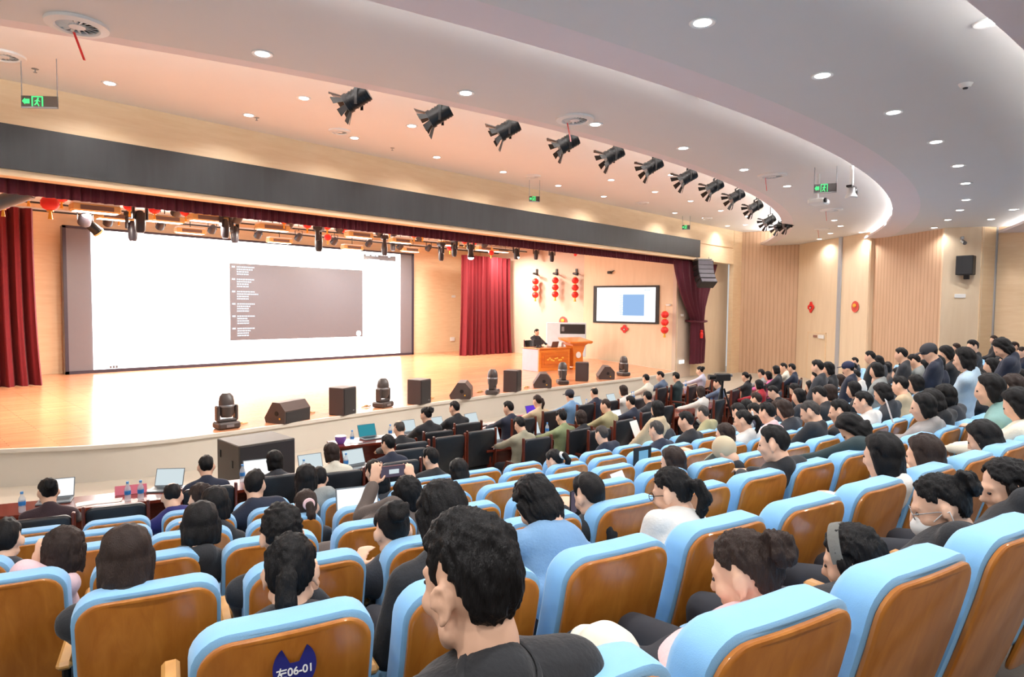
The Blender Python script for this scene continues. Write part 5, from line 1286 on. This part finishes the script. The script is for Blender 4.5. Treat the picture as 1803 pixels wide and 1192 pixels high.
# big head in front of the lens
n = near(829, 1026, -1, 0, .150, 'short', 'k', 'black', 'person with short black hair and black jacket, the largest head, nearest the lens', .30, -.20, vox=.006, hv=.0042, fine=True, hip=(-.10, .36, .57))
strip_collar(n, top_mat(COL['black'])); 
n = near(113, 972, 2, 0, .38, 'bob', 'b', 'pink', 'person with short brown hair and pale pink sleeve, hand raised to the head', -.1, -.25, vox=.0095, hv=.007, fine=True, hands=[(-.13, .06, -.07), (.10, .22, -.44)], handdir=[Vector((.35, .1, 1)), None], curl=(.9, .6))
n = near(512, 1008, 0, 0, .36, 'pony', 'k', 'dark', 'person with low black ponytail and glasses in the blue-tagged end seat, cheek on hand', -.25, -.15, vox=.008, hv=.005, fine=True, hands=[(-.05, .24, -.36), (.085, .13, -.15)], handdir=[None, Vector((-.1, -.1, 1))], curl=(.6, 1.0)); glasses(n, M_GREY)
n = near(945, 888, 0, 2, .62, 'bob', 'k', 'denim', 'person in a pale blue denim jacket bending forward, black hair', .30, -.75, vox=.010, hv=.006, hip=(-.05, .42, .60))
strip_collar(n, top_mat(COL['denim']), .04)
n = near(780, 908, 0, 1, .42, 'bob', 'k', 'black', 'person with parted black hair in black jacket, just beyond the largest head', 0.0, -.55, vox=.011, hv=.006)
n = near(1183, 868, 0, 3, .55, 'pony', 'k', 'white', 'person with black tied hair, glasses and white top, face turned down', .35, -.35, vox=.010, hv=.006); glasses(n)
n = near(1312, 1012, -1, 1, .38, 'bun', 'b', 'pink', 'person with brown updo and pale pink hood near the lens', .35, -.35, vox=.009, hv=.005, fine=True)
g = G(); t_, q_, Hd_, _, _ = n
for i in range(12):
    a = math.pi * (.15 + 1.7 * i / 11); c = q_['N'] + q_['side'] * .12 * math.sin(a + math.pi) + q_['fwd'] * (.10 * math.cos(a + math.pi) * -1 - .06) * 1.0; g.ball(c - q_['u'] * .015, (.055, .05, .05), 12, 8)
link('hood', remesh(g, 'person_hood', .012, 6), top_mat(COL['pink']), t_)
n = near(1503, 990, -1, 2, .42, 'long', 'k', 'black', 'person with long straight black hair and a wide grey headband', .30, -.35, vox=.010, hv=.005, fine=True)
g = G(); rings = []
for i in range(25):
    a = math.radians(-92 + 184 * i / 24); rings.append([(r * math.sin(a), y, .025 + r * 1.22 * math.cos(a)) for r, y in ((.0935, -.002), (.0945, .016), (.0935, .036), (.088, .036), (.088, -.002))])
g.loft(rings); acc(g, 'headband', mat('headband_grey', srgb(116, 116, 112), .9, bump=.2), n[0], n[2], n[3], n[4])
n = near(1655, 893, -1, 3, .40, 'bun', 'k', 'black', 'person in white face mask and glasses with high black bun', .55, -.40, vox=.009, hv=.006, fine=True); glasses(n, M_GREY)
g = G(); g.ball((0, .064, -.056), (.062, .062, .054), 20, 12); acc(g, 'face_mask', M_WHITE, n[0], n[2], n[3], n[4])
for s in (-1, 1):
    g = G(); g.tube([(s * .05, .06, -.045), (s * .080, .005, -.005), (s * .086, -.022, .0), (s * .082, -.022, -.035), (s * .05, .055, -.08)], .002, 6); acc(g, 'ear_loop', M_WHITE, n[0], n[2], n[3], n[4])
strip_collar(n, M_WHITE, .03)
n = near(1772, 858, -1, 4, .42, 'long', 'k', 'black', 'person with long loose black hair turned sideways beside the masked person', .75, -.35, vox=.010, hv=.006, fine=True)
# person holding a phone up with both hands
n = near(717, 872, 2, 3, .40, 'bob', 'k', 'brown', 'person in a brown-grey jacket raising a phone with both hands', 0, -.05, vox=.0085, hv=.008, fine=True, hands=[(-.15, .26, .02), (.13, .26, .0)], handdir=[Vector((.25, .1, 1)), Vector((-.25, .1, 1))], curl=(.25, .8))
t_, q_, Hd_, _, _ = n
pc = (q_['W'][0] + q_['W'][1]) / 2 + Vector((0, .02, .085)); M4 = t_.matrix_basis
ph = thing('phone', 'phone with red-brown case held up by the person in brown-grey jacket', 'phone', t_.location + (Matrix.Rotation(t_.rotation_euler.z, 4, 'Z') @ pc), t_.rotation_euler.z)
G().box((0, 0, 0), (.19, .012, .085), ch=.005).build('phone_case', mat('phone_case_red', srgb(96, 52, 56), .4), ph); G().box((0, -.0075, 0), (.165, .003, .07)).build('phone_screen', glow('phone_screen_dim', srgb(120, 110, 130), .5), ph); G().box((.01, -.010, .0), (.07, .002, .03)).build('bright_view', M_SCRL, ph)
if 0:
    for i in (1,): pass
# ================================================================= tables, office chairs and the people at them
def curved_table(name, lab, R, a0, a1, depth=.52):
    P0 = arc(R, (a0 + a1) / 2); t = thing(name, lab, 'table', (P0.x, P0.y, 0))
    def seg(r0, r1, z0, z1, b0, b1, n=20):
        g = G(); rings = []
        for i in range(n + 1):
            a = b0 + (b1 - b0) * i / n; p = lambda r, z: arc(r, a, z) - Vector((P0.x, P0.y, 0))
            rings.append([p(r0, z0), p(r1, z0), p(r1, z1), p(r0, z1)])
        return g.loft(rings)
    seg(R - depth / 2, R + depth / 2, .715, .75, a0, a1).build('table_top', M_TABLE, t)
    seg(R - depth / 2 + .05, R - depth / 2 + .08, .12, .715, a0 + .002, a1 - .002).build('front_panel', M_TABLE, t)
    n = max(2, round((a1 - a0) * R / 1.6) + 1)
    for i in range(n):
        a = a0 + .003 + (a1 - a0 - .006) * i / (n - 1); w = .03 / R
        seg(R - depth / 2 + .04, R + depth / 2 - .04, 0, .715, a - w / 2, a + w / 2, 1).build('end_panel' if i in (0, n - 1) else 'support_panel', M_TABLE, t)
    return t
curved_table('conference_table', 'long red-brown conference table of the second table row, near the subwoofer', 30.05, -.420, -.212)
curved_table('conference_table', 'red-brown conference table whose end panel stands open to the aisle', 29.72, -.171, .215)
curved_table('conference_table', 'front red-brown conference table below the stage', 28.25, -.236, .245)
def make_office_chair():
    t = thing('office_chair', 'x', 'chair')
    g = G(); pts = rrect(.50, .50, 1.08, .06, .05); rings = []
    tilt = lambda z: .06 - (z - .5) * .16
    for dep, ins in ((0, .02), (.01, .004), (.03, 0), (.06, .004), (.075, .03), (.08, .08)):
        rings.append([(x * (1 - ins / .25), tilt(z) + dep, .79 + (z - .79) * (1 - ins / .29)) for x, z in pts])
    g.loft(rings); g.build('backrest', M_LEATH, t, sharp=.9)
    g = G(); g.box((0, .36, .46), (.50, .48, .09), ch=.03); g.build('seat_cushion', M_LEATH, t)
    for s in (-1, 1):
        g = G(); g.tube([(s * .27, .06, .44), (s * .275, .04, .68), (s * .275, .38, .68), (s * .27, .52, .44)], .022, 8); g.build('arm_frame', M_MAHOG, t)
        for yy in (.10, .54): G().cyl((s * .25, yy, 0), (s * .24, yy, .44), .02, .022, 10).build('leg', M_MAHOG, t)
    for s in (-1, 1): G().box((s * .262, .0, .80), (.03, .05, .60), ch=.008).build('back_post', M_MAHOG, t)
    return t
chair_proto = [None]
def put_chair(P, rz, lab):
    if chair_proto[0] is None:
        c = make_office_chair(); chair_proto[0] = c; c.location = P; c.rotation_euler = (0, 0, rz); c['label'] = lab; c['group'] = 'black conference chairs'; return c
    return dup(chair_proto[0], P, rz, lab, 'black conference chairs')
TAB = [  # u, v of the head, height of the head, hair, colour, top, options
 (85, 862, 1.22, 'bun', 'k', 'maroon', {'mode': 'table'}), (363, 818, 1.22, 'crew', 'k', 'navy', {}), (483, 812, 1.14, 'bob', 'k', 'dark', {}), (583, 798, 1.20, 'bob', 'b', 'cream', {}), (683, 783, 1.20, 'short', 'k', 'navy', {}),
 (703, 755, 1.20, 'bald', 'g', 'black', {}), (750, 732, 1.25, 'bun', 'k', 'black', {'yaw': .3}), (800, 720, 1.25, 'crew', 'k', 'black', {'yaw': .3}), (895, 717, 1.22, 'short', 'k', 'navy', {}), (915, 746, 1.22, 'short', 'k', 'olive', {'pitch': -.6}),
 (946, 705, 1.22, 'pony', 'b', 'beige', {}), (988, 737, 1.18, 'short', 'k', 'green', {}), (1003, 697, 1.2, 'short', 'k', 'denim', {'cap': 1}), (1022, 738, 1.18, 'bob', 'b', 'black', {}), (1046, 692, 1.2, 'bald', 'k', 'navy', {}), (1066, 716, 1.25, 'crew', 'b', 'khaki', {}), (1110, 707, 1.22, 'short', 'k', 'navy', {}),
 (1097, 690, 1.18, 'bob', 'b', 'white', {}), (1137, 668, 1.25, 'crew', 'k', 'cream', {}), (1162, 663, 1.25, 'short', 'k', 'blueg', {}), (1190, 665, 1.25, 'short', 'k', 'teal', {}), (1232, 653, 1.2, 'bun', 'k', 'lilac', {}), (1140, 700, 1.2, 'short', 'k', 'dark', {}), (1233, 690, 1.2, 'long', 'b', 'white', {}), (1263, 675, 1.2, 'short', 'k', 'blueg', {}), (1312, 664, 1.25, 'pony', 'k', 'black', {}), (1205, 692, 1.2, 'short', 'k', 'grey', {'skip': 1}),
 (1340, 658, 1.2, 'short', 'k', 'grey', {}), (1352, 662, 1.2, 'bob', 'k', 'hotpink', {}), (1366, 654, 1.35, 'bob', 'k', 'dark', {}), (1379, 649, 1.35, 'short', 'k', 'cream', {}), (1394, 650, 1.42, 'short', 'k', 'navy', {}), (1336, 678, 1.2, 'bob', 'k', 'red', {}),
]
items = []
for i, (u, v, hz, hair, hm, top, o) in enumerate(TAB):
    if o.get('skip'): continue
    items.append((at_z(u, v, hz), hz, hair, hm, top, o))
def tl(c): # a place name for labels
    return c
front = sorted([q for q in items if polar(q[0])[0] < 29.35], key=lambda q: polar(q[0])[1]); second = sorted([q for q in items if polar(q[0])[0] >= 29.35], key=lambda q: polar(q[0])[1])
for nm, lst in (('front table row', front), ('second table row', second)):
    for n_, (P, hz, hair, hm, top, o) in enumerate(lst):
        R_, th = polar(P); hy = .42; base = arc(R_ + hy, th, 0); loc = Vector((0, hy, hz))
        stand = hz > 1.5
        cn = CNAME.get(top, top)
        lab = 'person with %s and %s top, %s person along the %s' % (HNAME[hair] % HC[hm], cn, ORD[n_], nm)
        yaw = o.get('yaw', random.choice((-.2, 0, .2))); pitch = o.get('pitch', random.choice((-.2, -.3)))
        dep = (P - CAM).dot(CF)
        t, q, Hq = person(base, th, loc, hair, hm, top, lab, 'table', yaw, pitch, .018 if dep < 11 else .024)
        if o.get('cap'): g = G(); g.ball((0, -.012, .05), (.094, .112, .09), 20, 12); g.box((0, .12, .05), (.15, .1, .012), ch=.005); acc(g, 'cap', mat('cap_dark', srgb(46, 50, 62), .8), t, Hq, qz(yaw, .35), qz(pitch, .25))
        put_chair(arc(R_ + hy + .02, th, 0), th, 'black leather conference chair of the %s person along the %s' % (ORD[n_], nm))
for u, v, lab in ((205, 893, 'empty black conference chair before the pink cards on the near table'), (722, 793, 'empty black conference chair beside the navy-jacketed person by the aisle'), (792, 770, 'empty black conference chair in the aisle gap, beyond the long-haired head'), (848, 760, 'empty black conference chair behind the front table before the wooden end panel')):
    P = at_z(u, v, 1.06); R_, th = polar(P); put_chair(arc(R_, th, 0), th, lab)
# laptops, bottles, cards, papers on the tables
TZ = .752
def tabpt(u, v): p = at_z(u, v, TZ); return p
M_SCRB = glow('laptop_blank_white', (1, 1, 1), 1.1); M_SCRC = glow('laptop_teal_picture', srgb(70, 170, 186), .7); M_SCRP = glow('laptop_violet_picture', srgb(110, 70, 220), .9)
def lap_at(u, v, R, lab, scr=M_SCRL, turn=0.0, sc=1.0):
    h = cyl_hit(u, v, R)
    h = [p for p in h if abs(p.z - .86) < .5] or h
    p = min(h, key=lambda p: abs(p.z - .86)); R_, th = polar(p)
    b = arc(R + .02, th, TZ); laptop((b.x, b.y, TZ), th + turn, lab, scr, M_LAPG, sc, 112)
for q in [(97, 868, 29.90, 'laptop with blank white page before the maroon-topped person', M_SCRB, 0), (290, 850, 29.90, 'laptop with grey-green screen tilted beside the pink cards', M_SCRL, -.35), (455, 820, 29.90, 'laptop with white page in front of the subwoofer', M_SCRB, 0), (553, 815, 29.90, 'laptop with pale screen beside the cream-topped person', M_SCRL, .1), (632, 808, 29.90, 'laptop with grey-green screen before the navy-jacketed person', M_SCRL, .2),
          (653, 765, 28.15, 'laptop showing a teal picture on the front table', M_SCRC, .1), (725, 752, 28.15, 'laptop beside the thinning-haired person on the front table', M_SCRL, .1), (775, 735, 28.15, 'laptop between two black-clad persons on the front table', M_SCRL, .1), (840, 729, 28.15, 'laptop beside the second black-clad person on the front table', M_SCRL, .2), (875, 772, 29.6, 'laptop with pale screen before the olive-jacketed person', M_SCRL, .1), (945, 700, 28.1, 'laptop with violet and green picture on the front table', M_SCRP, 0), (948, 752, 29.6, 'laptop with document page beside the green-topped person', M_SCRL, .1), (1025, 690, 28.1, 'large pale laptop screen at the middle of the front table', M_SCRL, 0), (1095, 745, 29.6, 'laptop showing a white page beside the navy-suited person', M_SCRB, 0), (1085, 700, 28.1, 'laptop with pale screen near the two water bottles', M_SCRL, 0)]:
    lap_at(*q[:4], q[4], q[5], 1.25 if q[0] == 1025 else 1.0)
def make_bottle():
    t = thing('water_bottle', 'x', 'bottle')
    G().lathe([(0, 0), (.030, 0), (.033, .008), (.033, .055), (.030, .065), (.033, .075), (.033, .130), (.030, .150), (.014, .185), (.013, .200), (0, .200)], 18, cap=False).build('bottle_body', M_BOTTLE, t)
    G().lathe([(.0335, .075), (.0338, .077), (.0338, .118), (.0335, .120)], 18, cap=False).build('label_band', M_BLAB, t)
    G().lathe([(0, .222), (.014, .222), (.015, .218), (.015, .198), (0, .198)], 14, cap=False).build('cap', mat('bottle_cap_blue', srgb(90, 160, 225), .5), t)
    return t
bt = None
BT = [(38, 903), (225, 882), (247, 884), (424, 842), (535, 838), (627, 785), (687, 770), (922, 728), (980, 712), (947, 762), (1065, 700), (1073, 700), (1197, 706), (1215, 704), (1160, 680), (1338, 690), (590, 812)]
order = sorted(BT, key=lambda q: q[0])
for i, (u, v) in enumerate(order):
    p = tabpt(u, v); lab = 'blue-labelled water bottle on the conference tables, %s counted from the maroon-topped person' % ORD[i]
    R_, th = polar(p); R_ = min(30.22, max(29.93, R_)) if R_ > 29.2 and th < -.2 else (min(29.9, max(29.6, R_)) if R_ > 29.0 else min(28.4, max(28.1, R_)))
    p = arc(R_, th, TZ)
    if bt is None: bt = make_bottle(); bt.location = p; bt['label'] = lab; bt['group'] = 'water bottles on the tables'
    else: dup(bt, p, 0, lab, 'water bottles on the tables')
for i, (u, v, lab) in enumerate([(219, 878, 'pink name card standing beside a water bottle near the tilted laptop'), (238, 875, 'pink name card behind the two water bottles'), (873, 731, 'pink name card on the front table beside the navy-topped person'), (972, 717, 'pink name card beside a bottle on the front table'), (1208, 702, 'pink name card beside bottles at the far table')]):
    p = tabpt(u, v); R_, th = polar(p); R_ = 29.9 if R_ > 29.3 and th < -.2 else (29.62 if R_ > 29 else 28.2); p = arc(R_, th, TZ)
    t = thing('name_card', lab, 'name card', p, th); G().loft([[(-.11, -.04, 0), (.11, -.04, 0), (.11, -.036, 0), (-.11, -.036, 0)], [(-.11, -.003, .10), (.11, -.003, .10), (.11, .001, .10), (-.11, .001, .10)]]).build('front_leaf', M_PINK, t); G().loft([[(-.11, .04, 0), (.11, .04, 0), (.11, .036, 0), (-.11, .036, 0)], [(-.11, .003, .10), (.11, .003, .10), (.11, -.001, .10), (-.11, -.001, .10)]]).build('rear_leaf', M_PINK, t)
for i, (u, v, lab) in enumerate([(190, 888, 'open white papers on the near table beside the maroon-topped person'), (150, 893, 'small white paper with dark object on the near table edge'), (640, 788, 'white paper on the front table beside the purple cup'), (860, 800, 'white paper stack on the aisle end of the table'), (1030, 706, 'white papers on the front table at its middle'), (1185, 712, 'pale papers on the far table before the bottles')]):
    p = tabpt(u, v); R_, th = polar(p); R_ = 30.15 if R_ > 29.2 and th < -.2 else (29.80 if R_ > 29 else 28.36); p = arc(R_, th, TZ)
    g = G()
    for k in range(3): g.box((.01 * k, .006 * k, .0008 + k * .0016), (.21, .148, .0014))
    o = g.build('paper', M_PAPER, None, p); o.rotation_euler = (0, 0, th + .2 * i); tag(o, lab, 'paper')
p = tabpt(610, 787); R_, th = polar(p); t = thing('cup', 'purple cup with white lid on the front table', 'cup', arc(28.3, th, TZ)); G().lathe([(0, 0), (.05, 0), (.085, .06), (.09, .12), (0, .12)], 20, cap=False).build('cup_body', mat('cup_purple', srgb(132, 92, 190), .5), t); G().lathe([(0, .135), (.08, .132), (.092, .12), (0, .119)], 20, cap=False).build('lid', M_WHITE, t)
p = tabpt(1057, 703); R_, th = polar(p); t = thing('drink_bottle', 'orange drink bottle on the front table beside two water bottles', 'bottle', arc(28.2, th, TZ)); G().lathe([(0, 0), (.033, 0), (.034, .12), (.015, .17), (.014, .19), (0, .19)], 16, cap=False).build('bottle_body', mat('orange_drink', srgb(236, 120, 30), .3), t); G().lathe([(0, .21), (.015, .21), (.015, .188), (0, .188)], 12, cap=False).build('cap', M_WHITE, t)
# sheets of paper and phones held in the audience
def held(u, v, k, fwd, lab, sz, m, name, cat, tilt=.9, rz=0.0):
    p = min(cyl_hit(u, v, row_R(k) - fwd), key=lambda p: abs(p.z - row_floor(k) - .9)); th = polar(p)[1]
    o = G().box((0, 0, 0), sz, ch=.001).build(name, m, None, p); o.rotation_euler = (tilt, 0, th + rz); return tag(o, lab, cat)
held(1096, 858, 2, .72, 'white sheet of paper held up in front of a short-haired person in the fourth row', (.21, .003, .28), M_PAPER, 'paper_sheet', 'paper', -.5, .3)
held(1566, 724, 1, .62, 'pale sheet of paper held before the tweed-topped person', (.15, .003, .24), M_PAPER, 'paper_sheet', 'paper', -.3, .5)
held(1120, 757, 5, .60, 'white sheet held by a person in the first blue row behind the suited person', (.21, .003, .28), M_PAPER, 'paper_sheet', 'paper', -.4, .2)
p = min(cyl_hit(1131, 802, row_R(3) - .62), key=lambda p: abs(p.z - row_floor(3) - .9)); t = thing('tablet', 'dark tablet with a bright blue screen held in the audience', 'tablet', p, polar(p)[1])
G().box((0, 0, 0), (.27, .012, .19), ch=.004).build('tablet_case', M_BLACK, t); G().box((.01, -.0075, 0), (.14, .003, .11)).build('tablet_screen', glow('tablet_blue', srgb(130, 190, 230), .8), t)
p = min(cyl_hit(1009, 884, row_R(1) - .50), key=lambda p: abs(p.z - row_floor(1) - .9)); t = thing('phone', 'dark phone held low by a short-haired person in the fifth blue row', 'phone', p, polar(p)[1] + .4)
G().box((0, 0, 0), (.075, .009, .15), ch=.004).build('phone_case', M_BLACK, t); G().box((0, -.006, 0), (.066, .002, .135)).build('phone_screen', glow('phone_screen_dim', srgb(120, 110, 130), .5), t)
p = min(cyl_hit(636, 918, row_R(3) - .60), key=lambda p: abs(p.z - row_floor(3) - .72)); laptop(p, polar(p)[1] - .1, 'open laptop with white page on a lap in the third blue row', M_SCRB, M_LAPG, 1.05, 105)
# person at the desk on the stage
p = at_z(964, 598, STAGE_Z + 1.17); 
pd_ = on_desk(dw * .52, 1.50)
t, q, Hq = person((pd_[0], pd_[1], STAGE_Z), ang + math.pi, Vector((0, .42, 1.40)), 'short', 'k', 'black', 'person in black top with short black hair seated behind the orange desk on stage', 'table', .3, -.2, .018, unique=True, hip=(0, .39, .80), hands=[(-.16, .82, .94), (.16, .82, .94)])
pc_ = put_chair(Vector((pd_[0], pd_[1] + .02, STAGE_Z)), ang + math.pi, 'black chair of the presenter behind the orange desk')
# video camera on a tripod
p = at_z(1272, 664, 1.50); t = thing('video_camera', 'black video camera on a tripod at the far end of the tables', 'camera', (p.x, p.y, 0), .9)
G().box((0, 0, 1.50), (.14, .34, .16), ch=.02).build('camera_body', M_BLACK, t); G().cyl((0, .17, 1.50), (0, .32, 1.50), .05, .06, 14).build('lens', M_BLACKM, t); G().box((.05, -.2, 1.53), (.06, .10, .06), ch=.01).build('viewfinder', M_GREY, t)
G().cyl((0, 0, .9), (0, 0, 1.42), .02, .03, 10).build('column', M_BLACKM, t)
for a in (0, 2.1, 4.2): G().cyl((.04 * math.cos(a), .04 * math.sin(a), 1.25), (.42 * math.cos(a), .42 * math.sin(a), 0), .022, .014, 8).build('leg', M_BLACKM, t)
# bags and coats on the lap beside the largest head
p = cyl_hit(1060, 1150, row_R(-1) - .45)[0]; R_, th = polar(p); b = arc(R_, th, row_floor(-1))
g = G(); rr = random.Random(2)
for k in range(14): g.ball((rr.uniform(-.16, .16), rr.uniform(-.14, .14), rr.uniform(-.08, .05)), (.10, .10, .08), 14, 10)
me = remesh(g, 'coat_bundle', .010, 5); displace(me, .014, 14, 14)
o = link('cream_coat', me, mat('coat_cream', srgb(226, 222, 206), .9, bump=.2), None, p + Vector((0, 0, -.10))); tag(o, 'cream coat bundled in the lap beside the largest head', 'coat')
